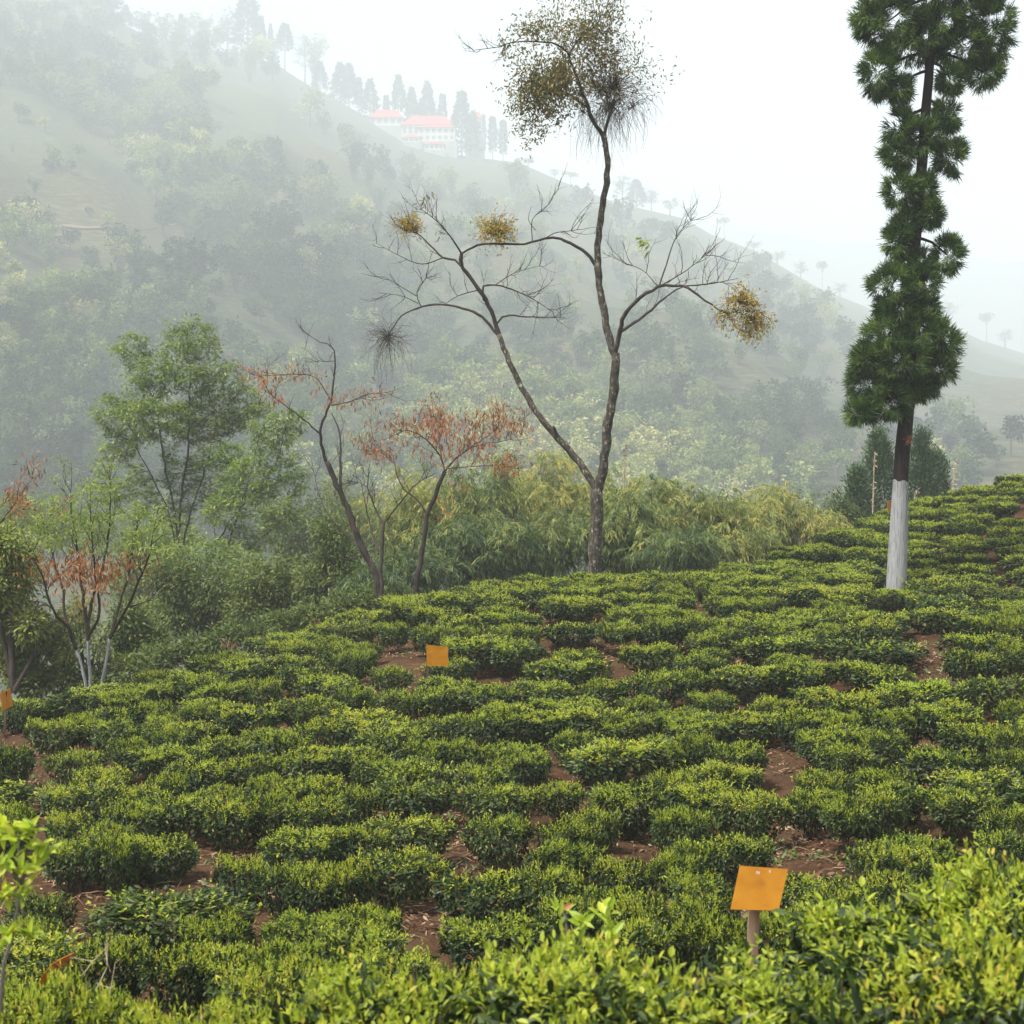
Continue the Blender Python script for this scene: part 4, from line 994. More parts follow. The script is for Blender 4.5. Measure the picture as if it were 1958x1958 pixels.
zl = P(0, 919, d)[2]
mb = MB(); s = z >= zl - .25; tube(mb, pth[s] + rng.normal(0, .004, (s.sum(), 3)), rr[s], 14); part('trunk', mb, M['barkbrown'], t, True)
mb = MB(); zz = np.linspace(z[0], zl, 24); pw = np.stack([np.interp(zz, z, pth[:, 0]), np.interp(zz, z, pth[:, 1]), zz], -1)
rw = np.interp(zz, z, rr) * 1.03; rw[:2] *= [1.06, 1.03]; tube(mb, pw, rw, 18, cap=False); mb.v[-1][-18:, 2] += rng.normal(0, .013, 18); mb.v[-1][-36:-18, 2] -= .05; part('whitewash_band', mb, M['lime'], t, True, 'white limewashed foot of the trunk with grey worn streaks')
mb = MB(); p = P(1736, 841, d - .14); crown(mb, [(p, np.array([.05, .03, .06]))], 12, 5, .06, .03, .02); part('bark_scar', mb, M['orangeleaf'], t)
# foliage clumps: (x, y, rx, ry) in photograph pixels
cl_ = [(1700, 40, 70, 56), (1790, 52, 66, 50), (1893, 60, 44, 92), (1680, 138, 34, 54), (1880, 138, 44, 36), (1818, 152, 24, 26), (1740, 85, 70, 40), (1840, 90, 60, 40), (1660, 30, 34, 34), (1720, 170, 26, 26),
       (1830, -30, 95, 60), (1720, -50, 80, 60), (1790, -150, 110, 70), (1800, -260, 90, 70), (1800, -360, 60, 70), (1900, -30, 40, 50),
       (1725, 244, 40, 44), (1808, 226, 30, 38), (1816, 300, 36, 40), (1716, 296, 34, 34), (1760, 262, 40, 40),
       (1724, 368, 38, 40), (1768, 362, 24, 38), (1735, 425, 30, 22), (1782, 410, 12, 26),
       (1716, 462, 28, 34), (1812, 488, 30, 42), (1752, 506, 42, 38), (1706, 545, 46, 44), (1760, 538, 42, 38), (1716, 592, 50, 26), (1772, 585, 24, 24),
       (1700, 640, 62, 48), (1760, 640, 58, 50), (1800, 655, 36, 46), (1722, 690, 84, 52), (1664, 735, 50, 56), (1790, 702, 44, 44), (1648, 788, 36, 26), (1700, 770, 44, 40), (1762, 738, 32, 28), (1665, 690, 44, 44), (1735, 735, 40, 36)]
fo, bo = MB(), MB()
for x, y, rx, ry in cl_:
    dz = rng.uniform(-.15, .15); c = P(x, y, d + dz); r3 = np.array([rx, min(max(rx, ry), 70) * .95, ry]) / F * d * (.74 if max(rx, ry) < 46 else .82)
    k = int(np.searchsorted(z, c[2] + .25 + .1 * rx / 50)); k = min(k, len(z) - 1)
    if np.linalg.norm(pth[k] - c) > .12: tube(bo, smooth_path([pth[k], (pth[k] + c) / 2 + np.array([0, 0, .08]), c], .12), np.linspace(.035, .012, len(smooth_path([pth[k], (pth[k] + c) / 2 + np.array([0, 0, .08]), c], .12))), 5)
    vol = r3[0] * r3[2]
    nt_ = int(36 + vol * 250)
    dirs = rnd_dir(nt_); pos = c + dirs * r3 * (rng.uniform(.35, 1, nt_) ** .5)[:, None]
    per = 46; n = nt_ * per
    base_ = np.repeat(pos, per, 0) + rng.normal(0, .03, (n, 3))
    ou = np.repeat(dirs, per, 0)
    dd = nrm(ou * .85 + rnd_dir(n) * .72 + np.array([0, 0, .08]))
    low = (np.repeat(dirs[:, 2], per) < -.2)
    dd[low] = nrm(dd[low] + np.array([0, 0, -.5]))
    tl = np.clip(np.repeat(rng.random(nt_), per) * .75 + rng.random(n) * .35 - .05, 0, 1)
    leaves(fo, base_, dd, rnd_dir(n) + np.array([0, 0, .5]), rng.uniform(.12, .23, n), rng.uniform(.011, .018, n), tl, 1, -.12)
part('crown', fo, M['needle'], t); part('branches', bo, M['barkbrown'], t, True)

# ------------------------------------------------------------------ orange-leaved thin trees left of the fork
def paths_tree(label, cat, base, stems, group, leaffn, mats=('barkdark', 'orangeleaf'), name='thin_tree'):
    t = thing(name, label, cat, base, group); w_, l_ = MB(), MB(); leaffn(w_, l_, [wood(w_, s[0], s[1], s[2], s[3] * .72, s[4] * .72, s[5]) for s in stems])
    part('trunk', w_, M[mats[0]], t, True)
    if l_.n: part('leaves', l_, M[mats[1]], t)
    return t
d = 29.5
THIN = .68
def fA(w_, l_, S):
    e = []
    for k, n_ in ((4, 7), (5, 9), (6, 6)): twiggy(w_, S[k], n_, .5, .007, .25, e, .25, 1)
    twiggy(w_, S[1], 6, .5, .007, .4, None, .4, 1); twiggy(w_, S[2], 6, .5, .006, .3, None, .3, 1); twiggy(w_, S[3], 5, .5, .006, .3, None, .2, 1); twiggy(w_, S[7], 7, .6, .006, .1, None, .2, 1); twiggy(w_, S[0], 5, .6, .007, .3, None, .3, 1)
    twiggy(w_, S[8], 6, .5, .006, .2, None, .2, 1)
    for k, lo, hi, n_ in ((4, .55, 1, 150), (5, .1, 1, 170), (6, .0, .7, 130)):
        p = S[k]; i = (len(p) * rng.uniform(lo, hi, n_)).astype(int).clip(0, len(p) - 1); dangling(l_, [(q, 0) for q in p[i] + rng.normal(0, .09, (n_, 3)) + np.array([0, 0, .03])], 1, .115, .026, 1.2)
paths_tree('thin tree with a leaning dark trunk and orange leaf sprays on its side branches', 'tree', P(725, 1150, d),
    [([(728, 1150), (715, 1090), (693, 1050), (660, 962), (640, 918), (625, 883)], d, d, .11, .075, 8), ([(625, 886), (612, 826), (634, 764), (640, 698), (636, 663), (612, 654), (581, 636)], d, d - .6, .06, .006, 7),
     ([(650, 940), (651, 900), (649, 830), (634, 790)], d, d + .5, .055, .02, 6), ([(640, 690), (610, 690), (590, 672), (575, 664)], d - .4, d + .2, .012, .004, 4),
     ([(612, 830), (572, 795), (519, 755), (499, 722), (475, 715)], d - .1, d - 1.2, .03, .006, 6), ([(634, 768), (603, 722), (560, 716), (528, 718), (500, 715)], d - .3, d + .8, .026, .006, 6), ([(634, 775), (669, 768), (700, 755), (750, 748), (782, 735)], d - .2, d - .9, .024, .004, 6),
     ([(690, 1050), (650, 1010), (615, 960), (593, 870)], d + .1, d + 1.2, .03, .006, 6), ([(695, 1060), (655, 1070), (610, 1040), (575, 1040)], d, d - 1, .02, .005, 5)],
    'orange-leaved thin trees', fA)
def fB(w_, l_, S):
    e = []
    for k, n_ in ((1, 4), (2, 11), (3, 12), (4, 9), (5, 12), (6, 9), (7, 9)): twiggy(w_, S[k], n_, .55, .006, .35, e, .25, 1)
    e = [q for q in e if q[0][2] > P(0, 915, d)[2]]
    dangling(l_, e, 1, .11, .026, 1.1, None, .08)
    for x, y, rx, ry, n_ in ((745, 815, 40, 22, 30), (800, 805, 50, 22, 150), (850, 810, 42, 25, 170), (900, 800, 45, 18, 100), (955, 798, 30, 28, 170), (995, 815, 25, 8, 40), (855, 860, 40, 40, 200), (905, 850, 35, 22, 110), (965, 885, 18, 18, 120), (730, 865, 25, 20, 60), (780, 845, 22, 22, 30), (850, 970, 20, 20, 30), (880, 925, 30, 12, 20)):
        c = P(x, y, d + rng.uniform(-.5, .5)); q = c + rng.normal(size=(n_, 3)) * np.array([rx, 30, ry]) / F * d * .55; dangling(l_, [(a_, 0) for a_ in q], 1, .115, .027, 1.1)
paths_tree('spreading thin tree with a wide flat top full of hanging orange leaves', 'tree', P(794, 1145, d),
    [([(793, 1150), (800, 1090), (811, 1038), (816, 989), (831, 950), (851, 901)], d, d, .085, .06, 8), ([(818, 985), (797, 955), (772, 935), (758, 905), (752, 881), (718, 847), (712, 830)], d, d + .9, .04, .008, 6),
     ([(851, 903), (841, 871), (816, 842), (790, 826), (762, 822)], d, d - .9, .035, .008, 6), ([(852, 900), (868, 880), (885, 866), (920, 842), (944, 825), (960, 800)], d, d - .6, .035, .007, 6), ([(856, 896), (890, 893), (940, 890), (975, 895)], d, d + .8, .02, .005, 5),
     ([(845, 880), (840, 845), (838, 810), (830, 795)], d - .1, d + .7, .022, .006, 5), ([(898, 857), (930, 848), (965, 843), (1008, 828)], d - .3, d - 1, .018, .004, 5), ([(752, 885), (735, 870), (712, 860)], d + .7, d + .2, .018, .005, 5)],
    'orange-leaved thin trees', fB)
def fC(w_, l_, S):
    for s in S[1:]: twiggy(w_, s, 7, .55, .007, .3, None, .3, 1)
paths_tree('leafless dark-stemmed small tree between the two orange-leaved trees', 'tree', P(735, 1150, d - .4),
    [([(735, 1155), (728, 1100), (730, 1058), (733, 999)], d - .4, d - .4, .07, .055, 7), ([(733, 1002), (762, 965), (797, 925), (832, 905)], d - .4, d - 1.2, .035, .012, 6), ([(733, 1002), (718, 974), (703, 930), (706, 900)], d - .4, d, .035, .02, 6), ([(703, 932), (685, 922), (664, 918)], d - .2, d + .3, .015, .006, 5), ([(725, 1060), (704, 990), (690, 920)], d - .3, d + .6, .03, .012, 6)],
    'orange-leaved thin trees', fC)

# ------------------------------------------------------------------ small tree with white-limed stems
d = 22.0
t = thing('white_stemmed_tree', 'small many-stemmed tree with white-limed lower stems, rusty mid leaves and lime top leaves', 'tree', P(172, 1320, d), None)
wh, w_, rl, ll = MB(), MB(), MB(), MB()
lg = [[(166, 1325), (160, 1290), (152, 1258), (145, 1239)], [(173, 1325), (173, 1290), (169, 1250), (169, 1222)], [(192, 1322), (200, 1280), (206, 1245), (210, 1218)]]
for g in lg: wood(wh, g, d, d, .027, .022, 8, .1, .006)
S = [wood(w_, *a_) for a_ in [
    ([(145, 1241), (130, 1200), (101, 1165), (80, 1100), (62, 1060)], d, d - .8, .034, .008, 6), ([(146, 1240), (125, 1180), (118, 1120), (100, 1060), (90, 1010)], d, d + .7, .034, .008, 6),
    ([(169, 1224), (160, 1150), (150, 1072), (145, 1020), (136, 984), (135, 940)], d, d, .04, .008, 7), ([(168, 1200), (178, 1140), (194, 1094), (208, 1010), (211, 940), (210, 905)], d, d + .4, .034, .007, 6),
    ([(210, 1220), (225, 1190), (246, 1160), (265, 1110), (282, 1072), (295, 1006)], d, d - .6, .036, .008, 6), ([(212, 1215), (230, 1150), (250, 1080), (262, 1000)], d, d + .7, .03, .007, 6), ([(170, 1215), (190, 1170), (180, 1080), (172, 960)], d, d - .8, .03, .006, 6),
    ([(101, 1165), (75, 1150), (60, 1188)], d - .3, d - .3, .018, .006, 5), ([(246, 1160), (280, 1150), (310, 1120)], d - .2, d + .3, .014, .005, 5)]]
e = []
for s in S: twiggy(w_, s, 11, .5, .006, .35, e, .45, 1, .8, 3)
zr0, zr1 = P(0, 1125, d)[2], P(0, 1055, d)[2]
eh = [q for q in e if q[0][2] > zr1]
E = np.array([q[0] for q in eh])[::2]; k = len(E) * 7
pp = np.repeat(E, 7, 0) + rng.normal(0, 1, (k, 3)) * np.array([.09, .09, .03]); az = rng.uniform(0, 6.28, k)
leaves(ll, pp, np.stack([np.cos(az), np.sin(az), rng.normal(-.15, .25, k)], -1), rng.normal(size=(k, 3)) * .25 + np.array([0, 0, 1.]), rng.uniform(.05, .1, k), rng.uniform(.014, .026, k), rng.random(k), 1, .3)
lobes_ = [(P(x, y, d), np.array([rx, 40, ry]) / F * d) for x, y, rx, ry in ((110, 950, 40, 22), (70, 1010, 45, 25), (150, 985, 45, 25), (205, 935, 32, 20), (200, 985, 40, 30), (265, 975, 42, 20), (265, 1020, 45, 25), (325, 1045, 25, 8), (100, 1040, 50, 18), (170, 930, 30, 18), (300, 1000, 25, 18))]
crown(ll, lobes_, 150, 9, .085, .024, .13, None, .3, 1, .1, .1, .35)
n = 1000; q = np.stack([rng.normal(172, 52, n), rng.normal(1092, 17, n)], -1); q[:, 1] += np.abs(q[:, 0] - 172) * -.12 + 8 * np.sin(q[:, 0] * .07)
dangling(rl, [(P(x, y, d + rng.uniform(-.7, .7)), 0) for x, y in q], 1, .10, .024, 1.1)
n = 50; dangling(rl, [(P(rng.normal(165, 30), rng.normal(1145, 14), d + rng.uniform(-.5, .5)), 0) for _ in range(n)], 2, .09, .02)
part('white_stems', wh, M['lime'], t, True); part('limbs', w_, M['barkdark'], t, True); part('lime_leaves', ll, M['limeleaf'], t); part('rusty_leaves', rl, M['orangeleaf'], t)

# rusty twigs at the far left
d = 24.0
def fR(w_, l_, S):
    e = []
    for s in S[1:]: twiggy(w_, s, 8, .4, .006, .3, e, .3, 1)
    dangling(l_, e, 1, .1, .022, .9)
paths_tree('rusty-leaved bare tree leaning in from behind the left shrubs', 'tree', P(-60, 1250, d), [([(-60, 1260), (-50, 1120), (-20, 1040), (0, 998)], d, d, .06, .03, 7), ([(0, 1000), (20, 975), (40, 945), (62, 915)], d, d - .5, .022, .005, 5), ([(-5, 1005), (20, 985), (58, 972), (95, 985)], d, d + .4, .016, .004, 5), ([(-20, 1040), (-10, 985), (10, 960), (20, 935)], d, d + .5, .016, .004, 5)], None, fR, ('barkdark', 'orangeleaf'), 'rusty_tree')

# ------------------------------------------------------------------ feathery green trees below the crest
def feathery(label, d, stems, lobes, natt, step=.22, per=16, L=.13, W=.03, mat='feather', group=None, r0=.006, name='feathery_tree', bias=(0, 0, .12), dk=.34, di=1.4, leafup=.2):
    base = P(*stems[0][0], d); t = thing(name, label, 'tree', base, group)
    lob = [(P(x, y, d + dz), np.array([rx / F * d, max(rx, ry) * .75 / F * d, ry / F * d])) for x, y, rx, ry, dz in lobes]
    att, _ = in_lobes(lob, natt)
    paths = []
    tot = 0
    for s in stems:
        pts = limb(s, d, d + rng.uniform(-.6, .6), step); pts = pts + rng.normal(0, .02, pts.shape)
        pts[0] = P(*s[0], d)
        paths.append((-1, pts)); tot += len(pts)
    N, par = colonize(paths, att, di, dk, step, bias)
    w_, l_ = MB(), MB(); tips, r, kids = skeleton(w_, N, par, r0, 2.2, .004, 8, .12)
    thin = np.where(r < r0 * 3.2)[0]; thin = thin[thin > tot]
    k = len(thin) * per
    p = np.repeat(N[thin], per, 0) + rng.normal(0, 1, (k, 3)) * np.array([.13, .13, .08])
    az = rng.uniform(0, 6.28, k)
    leaves(l_, p, np.stack([np.cos(az), np.sin(az), rng.normal(leafup - .3, .35, k)], -1), rng.normal(size=(k, 3)) * .35 + np.array([0, 0, 1.]), L * rng.uniform(.7, 1.3, k), W * rng.uniform(.8, 1.2, k), np.clip(np.repeat(rng.random(len(thin)), per) * .5 + rng.random(k) * .5, 0, 1), 1, .25)
    crown(l_, lob, int(len(lob) * 13), 14, L, W, .34, None, .25, 1, .3, .1, .6)
    part('trunk', w_, M['barkdark'], t, True); part('crown', l_, M[mat], t)
    return t
feathery('tall light green feathery tree with many slim upright limbs', 50.0,
    [[(345, 1150), (335, 1080), (330, 1010), (300, 930), (262, 860)], [(345, 1150), (340, 1060), (345, 960), (360, 860), (362, 760)], [(345, 1150), (342, 1050), (330, 960), (310, 860), (300, 780)], [(345, 1150), (350, 1040), (375, 950), (400, 870), (415, 790)]],
    [(255, 670, 48, 40, 0), (365, 645, 58, 42, .5), (300, 720, 70, 45, -.5), (395, 715, 70, 55, .4), (225, 790, 55, 45, 0), (300, 800, 75, 50, -1), (395, 800, 80, 55, 1), (470, 780, 55, 50, .5), (230, 855, 45, 35, .5), (430, 880, 60, 45, -.6), (190, 890, 28, 20, 0), (330, 690, 40, 40, 0), (265, 935, 48, 38, 0), (350, 905, 50, 40, .5), (425, 950, 50, 40, -.4), (215, 950, 40, 30, .3), (320, 980, 55, 35, 0)], 2100, .26, 32, .18, .05, group='feathery trees below the crest')
feathery('lower feathery green tree leaning right behind the orange-leaved trees', 47.0,
    [[(395, 1160), (400, 1090), (420, 1030), (470, 960), (520, 900)], [(395, 1160), (410, 1080), (410, 1000), (405, 930)], [(395, 1160), (420, 1080), (450, 1000), (480, 900)], [(395, 1160), (430, 1090), (500, 1030), (545, 990)]],
    [(520, 830, 55, 40, 0), (555, 800, 38, 30, .3), (540, 900, 50, 40, 0), (480, 920, 60, 50, .4), (430, 970, 50, 45, -.4), (530, 980, 55, 45, -.3), (560, 940, 35, 30, 0), (470, 1030, 60, 40, 0)], 1500, .26, 30, .18, .05, group='feathery trees below the crest')
feathery('bushy feathery green tree rising behind the dark shrubs on the left', 44.0,
    [[(380, 1190), (385, 1130), (370, 1080), (350, 1040)], [(380, 1190), (400, 1120), (430, 1070)], [(380, 1190), (390, 1110), (395, 1050)]],
    [(330, 1080, 60, 40, 0), (400, 1060, 65, 40, .3), (470, 1090, 60, 45, 0), (350, 1140, 60, 40, -.3), (530, 1120, 50, 45, .2)], 1100, .24, 24, .18, .05, group='feathery trees below the crest')

# ------------------------------------------------------------------ shrubs and broadleaf trees on the left
def shrub(label, d, lobes, ncl, per=16, L=.11, W=.045, mat='shrub', cr=.22, name='broadleaf_shrub', basepx=None, group='shrubs below the crest', cat='shrub', shape=1, hang=.1, shell=.4):
    lob = [(P(x, y, d + dz), np.array([rx / F * d, max(rx, ry) * .8 / F * d, ry / F * d])) for x, y, rx, ry, dz in lobes]
    mx_ = np.mean([l[0] for l in lob], 0); zb = min(l[0][2] - l[1][2] for l in lob) - 1.0
    base = np.array([mx_[0], mx_[1], zb]); t = thing(name, label, cat, base, group)
    l_, w_ = MB(), MB(); crown(l_, lob, ncl, per, L, W, cr, None, .25, shape, shell, hang)
    for c, r in lob:
        p = smooth_path([base, (base + c) / 2 + rng.normal(0, .15, 3), c], .25); tube(w_, p, np.linspace(.06, .018, len(p)), 6, rng.random())
        for q in range(4): twig(w_, c, rnd_dir(1)[0] + np.array([0, 0, .4]), r.mean() * .9, .012, 1, .2, .25, None, 5)
    part('crown', l_, M[mat], t); part('trunk', w_, M['barkdark'], t, True)
    return t
shrub('dark green rounded shrub mass right of the white-stemmed tree', 37.0, [(330, 1110, 55, 50, 0), (400, 1120, 60, 55, -.3), (350, 1180, 60, 45, 0), (420, 1190, 55, 45, .2)], 620)
shrub('large dark shrub below the feathery trees', 36.0, [(490, 1120, 60, 50, 0), (550, 1150, 55, 50, .2), (480, 1170, 55, 40, -.3), (600, 1190, 50, 30, 0), (540, 1090, 45, 40, .4)], 600)
shrub('blackish-leaved shrub beside the trunks of the orange-leaved trees', 35.0, [(630, 1020, 42, 38, 0), (650, 1070, 48, 42, 0), (610, 1110, 45, 45, .3), (680, 1110, 40, 35, -.3)], 460)
shrub('low dark green shrub behind the white stems', 32.0, [(245, 1190, 42, 45, 0), (290, 1230, 45, 30, 0), (240, 1245, 45, 28, .2)], 330)
shrub('olive green big-leaved shrub filling the space left of the white stems', 28.0, [(30, 1100, 50, 45, 0), (20, 1170, 60, 45, -.3), (90, 1210, 55, 40, 0), (20, 1250, 60, 45, .2), (110, 1265, 45, 30, .1)], 520, 15, .12, .05, 'olive', .2)
shrub('yellow-olive shrub at the far left edge beneath the rusty twigs', 27.0, [(10, 1040, 35, 35, 0), (40, 1075, 30, 30, .2), (-10, 1120, 40, 40, 0), (60, 1195, 35, 30, 0)], 300, 14, .11, .045, 'olive', .18)
shrub('small golden-olive bush behind the white-limed stems', 27.5, [(150, 1180, 32, 40, 0), (185, 1225, 30, 28, 0), (130, 1240, 28, 22, 0)], 160, 13, .10, .03, 'bamboo', .18)

for lab_, d_, lb_, n_, m_ in [('light green leafy tree bank low behind the white-stemmed tree', 62, [(40, 985, 60, 42, 0), (120, 1005, 60, 40, 1), (200, 1025, 55, 42, 0), (0, 1040, 50, 40, 0)], 520, 'feather'),
        ('pale green thicket between the feathery trees and the dark shrubs', 58, [(270, 1050, 50, 42, 0), (330, 1030, 55, 40, 1), (250, 1110, 50, 40, 0), (310, 1095, 45, 40, 0)], 480, 'feather'),
        ('mid-green thicket right of the lower feathery tree', 60, [(560, 1020, 55, 45, 0), (620, 985, 45, 42, 1), (585, 1075, 55, 45, 0), (650, 1040, 50, 45, 0)], 520, 'shrub'),
        ('dim olive thicket behind the leaning orange-leaved tree', 64, [(680, 985, 50, 45, 0), (720, 1030, 50, 45, 1), (640, 940, 30, 30, 0)], 360, 'olive'),
        ('leafy green thicket under the bushy feathery tree', 40, [(440, 1150, 55, 40, 0), (380, 1160, 50, 40, .3), (520, 1195, 55, 35, 0), (300, 1180, 45, 40, 0)], 480, 'feather')]:
    shrub(lab_, d_, lb_, n_, 18, .16 if d_ > 50 else .12, .06 if d_ > 50 else .045, m_, .38 if d_ > 50 else .24, 'leafy_thicket', None, 'thickets below the crest')
for lab_, d_, lb_, n_, m_ in [('dark low scrub along the crest behind the white stems', 27.5, [(130, 1300, 40, 26, 0), (190, 1292, 40, 28, .2), (250, 1282, 40, 28, 0), (60, 1300, 50, 30, 0)], 330, 'shrub'),
        ('dark low scrub along the crest under the dark shrub mass', 29.5, [(310, 1262, 42, 28, 0), (370, 1246, 42, 28, .3), (430, 1226, 42, 28, 0), (490, 1212, 38, 26, .2)], 330, 'shrub'),
        ('dark low scrub along the crest left of the orange-leaved trunks', 31.0, [(540, 1196, 42, 26, 0), (600, 1180, 42, 28, .3), (655, 1162, 38, 26, 0), (700, 1145, 32, 24, .2)], 320, 'shrub')]:
    shrub(lab_, d_, lb_, n_, 16, .10, .04, m_, .2, 'low_scrub', None, 'low scrub along the crest')
# ------------------------------------------------------------------ bamboo clumps
def bamboo(label, d, px, top, half, basepx, ncul=34, seed=0, tmin=0.0, spr=9, dens=1.0):
    global rng
    keep = rng; rng = np.random.default_rng(500 + seed)
    base = P(px, basepx, d); ztop = P(px, top, d)[2]; Hh = ztop - base[2]; wid = half / F * d
    t = thing('bamboo_clump', label, 'bamboo', base, 'bamboo clumps behind the crest')
    c_, l_ = MB(), MB(); PP, DD, TT = [], [], []
    for q in range(ncul):
        a = rng.uniform(0, 6.28); lean = wid * math.sqrt(rng.random()) * 1.0
        h = Hh * rng.uniform(.72, 1.02) * (1 - .25 * (lean / wid) ** 2)
        o_ = np.array([math.cos(a), math.sin(a) * .8, 0]); s0 = base + o_ * .25 * rng.random()
        p = smooth_path([s0, s0 + o_ * lean * .2 + np.array([0, 0, h * .5]), s0 + o_ * lean * .6 + np.array([0, 0, h * .88]), s0 + o_ * lean * .95 + np.array([0, 0, h]), s0 + o_ * lean * 1.25 + np.array([0, 0, h * .93])], .2)
        tube(c_, p, np.linspace(.028, .006, len(p)), 5, rng.random())
        ct = rng.normal(.07, .16) + tmin * 1.25
        for i in range(int(len(p) * .18), len(p)):
            for s in range(max(1, int(spr * dens * .5))):
                sd = nrm(rng.normal(size=3) * np.array([1, 1, .3])); LL = rng.uniform(.25, .7); fr = i / len(p)
                m_ = 5
                tt = np.linspace(.2, 1, m_)[:, None]
                tw_ = p[i] + sd * LL * tt + np.array([0, 0, -.45]) * LL * tt ** 2 + np.array([0, 0, .12])
                PP.append(np.repeat(tw_, 3, 0)); DD.append(np.repeat(nrm(sd * .5 + np.array([0, 0, -.75]) * np.ones((m_, 1)) * tt), 3, 0)); TT.append(np.full(m_ * 3, np.clip(.30 + ct + .30 * fr ** 3 + rng.normal(0, .15), 0, 1)))
    p = np.concatenate(PP); k = len(p); dd = np.concatenate(DD) + rng.normal(0, .26, (k, 3)); tl = np.clip(np.concatenate(TT) + rng.normal(0, .1, k), 0, 1)
    leaves(l_, p + rng.normal(0, .03, (k, 3)), dd, rng.normal(size=(k, 3)) * .6 + np.array([0, -.3, .8]), rng.uniform(.12, .22, k), rng.uniform(.017, .028, k), tl, 1, .25)
    part('leaves', l_, M['bamboo'], t); part('culms', c_, M['culm'], t, True)
    rng = keep
for k, (lab, d_, px, top, half, bp_, nc_, tm) in enumerate([
    ('olive bamboo clump directly behind the orange-leaved trees', 42, 790, 890, 80, 1190, 34, .10), ('tall yellow-green bamboo clump left of the forked trunk', 41, 935, 868, 95, 1180, 40, .06), ('highest bamboo clump behind the fork of the tall tree', 45, 1035, 862, 85, 1180, 38, .12),
    ('dense dark bamboo clump left of the forked trunk at the crest', 37, 905, 985, 80, 1175, 36, -.22), ('dark bamboo clump just behind the forked trunk', 37.5, 1040, 975, 90, 1160, 40, -.24), ('grey-green bamboo clump right of the forked trunk', 38, 1200, 935, 90, 1150, 42, -.16),
    ('broad olive bamboo clump midway along the row', 42, 1270, 905, 95, 1150, 40, .08), ('golden bamboo clump right of the middle of the row', 42, 1380, 930, 80, 1130, 34, .14), ('rounded golden-orange bamboo clump at the right end of the row', 44, 1478, 925, 65, 1110, 32, .24),
    ('low pale bamboo tuft where the crest starts to climb', 41, 1420, 1000, 60, 1110, 22, .14), ('small yellowish bamboo tuft right of the rounded golden clump', 44, 1560, 975, 45, 1080, 18, .26), ('shadowy bamboo clump below the orange canopy', 36, 780, 1040, 75, 1190, 30, -.2), ('olive bamboo clump right of the tall fork, behind the grey-green one', 45, 1160, 895, 75, 1160, 30, .08),
    ('low dark bamboo at the crest right of the forked trunk', 36, 1310, 1010, 70, 1140, 30, -.18), ('short dark bamboo at the crest left of the orange-leaved trees', 34, 705, 1090, 55, 1190, 22, -.18)]):
    bamboo(lab, d_, px, top, half, bp_, nc_, k, tm)

# ------------------------------------------------------------------ small cypresses and dry spikes on the right skyline
def cyp(label, d, px, top, bot, half, n=520, seed=0):
    base = P(px, bot + 60, d); t = thing('cypress_tree', label, 'cypress', base, 'small cypresses on the right skyline')
    H = P(px, top, d)[2] - base[2]; wid = half / F * d; f_, w_ = MB(), MB()
    zz = rng.random(n) ** .85; prof = np.interp(zz, [0, .25, .5, .8, 1], [.75, 1, .82, .45, .05])
    a = rng.uniform(0, 6.28, n); rr = wid * prof * rng.uniform(.45, 1.05, n)
    c = base + np.stack([rr * np.cos(a), rr * np.sin(a), zz * H], -1)
    out = np.stack([np.cos(a), np.sin(a), np.full(n, 1.1)], -1); per = 15; m_ = n * per
    p = np.repeat(c, per, 0) + rng.normal(0, .13, (m_, 3)); dd = np.repeat(out, per, 0) + rng.normal(0, .55, (m_, 3))
    leaves(f_, p, dd, rng.normal(size=(m_, 3)), rng.uniform(.10, .2, m_), rng.uniform(.03, .055, m_), np.clip(np.repeat(rng.random(n), per) * .7 + rng.random(m_) * .4, 0, 1), 0, .1)
    tube(w_, smooth_path([base - np.array([0, 0, .5]), base + np.array([0, 0, H * .95])], .4), np.linspace(.12, .02, len(smooth_path([base - np.array([0, 0, .5]), base + np.array([0, 0, H * .95])], .4))), 7)
    part('crown', f_, M['cypress'], t); part('trunk', w_, M['barkdark'], t, True)
cyp('pointed small cypress left of the whitewashed conifer', 50, 1680, 826, 985, 44, 560)
cyp('small cypress right of the whitewashed conifer trunk', 50, 1760, 830, 965, 36, 480); cyp('short cypress at the right of the pair behind the conifer', 51, 1790, 868, 955, 24, 300)
cyp('bushy low cypress left of the pointed one', 47, 1640, 900, 985, 34, 300)
shrub('dark round shrub at the left foot of the cypresses', 46.0, [(1602, 970, 26, 32, 0), (1620, 985, 30, 22, 0)], 170, 14, .10, .04)
for px, y0, y1, d_, lab in [(1672, 1000, 868, 42, 'tall straw-coloured dry flower spike before the left cypress'), (1826, 950, 885, 43, 'thin pale dry spike standing alone on the right skyline'), (1751, 965, 938, 42, 'short yellow dry spike right of the whitewashed trunk'), (1196, 930, 850, 44, 'thin pale pole sticking up out of the bamboo')]:
    t = thing('dry_spike', lab, 'dry spike', P(px - 4, y0 + 30, d_), 'dry spikes on the skyline'); mb = MB()
    p = smooth_path([P(px - 4, y0 + 30, d_), P(px - 2, (y0 + y1) / 2, d_), P(px + 1, y1, d_)], .15); tube(mb, p, np.linspace(.028, .012, len(p)), 6)
    n = 60; q = p[rng.integers(len(p) // 3, len(p), n)]; leaves(mb, q, rng.normal(size=(n, 3)) + np.array([0, 0, -.6]), rng.normal(size=(n, 3)), rng.uniform(.06, .16, n), .03, rng.random(n), 1, .4)
    part('spike', mb, M['straw'], t)
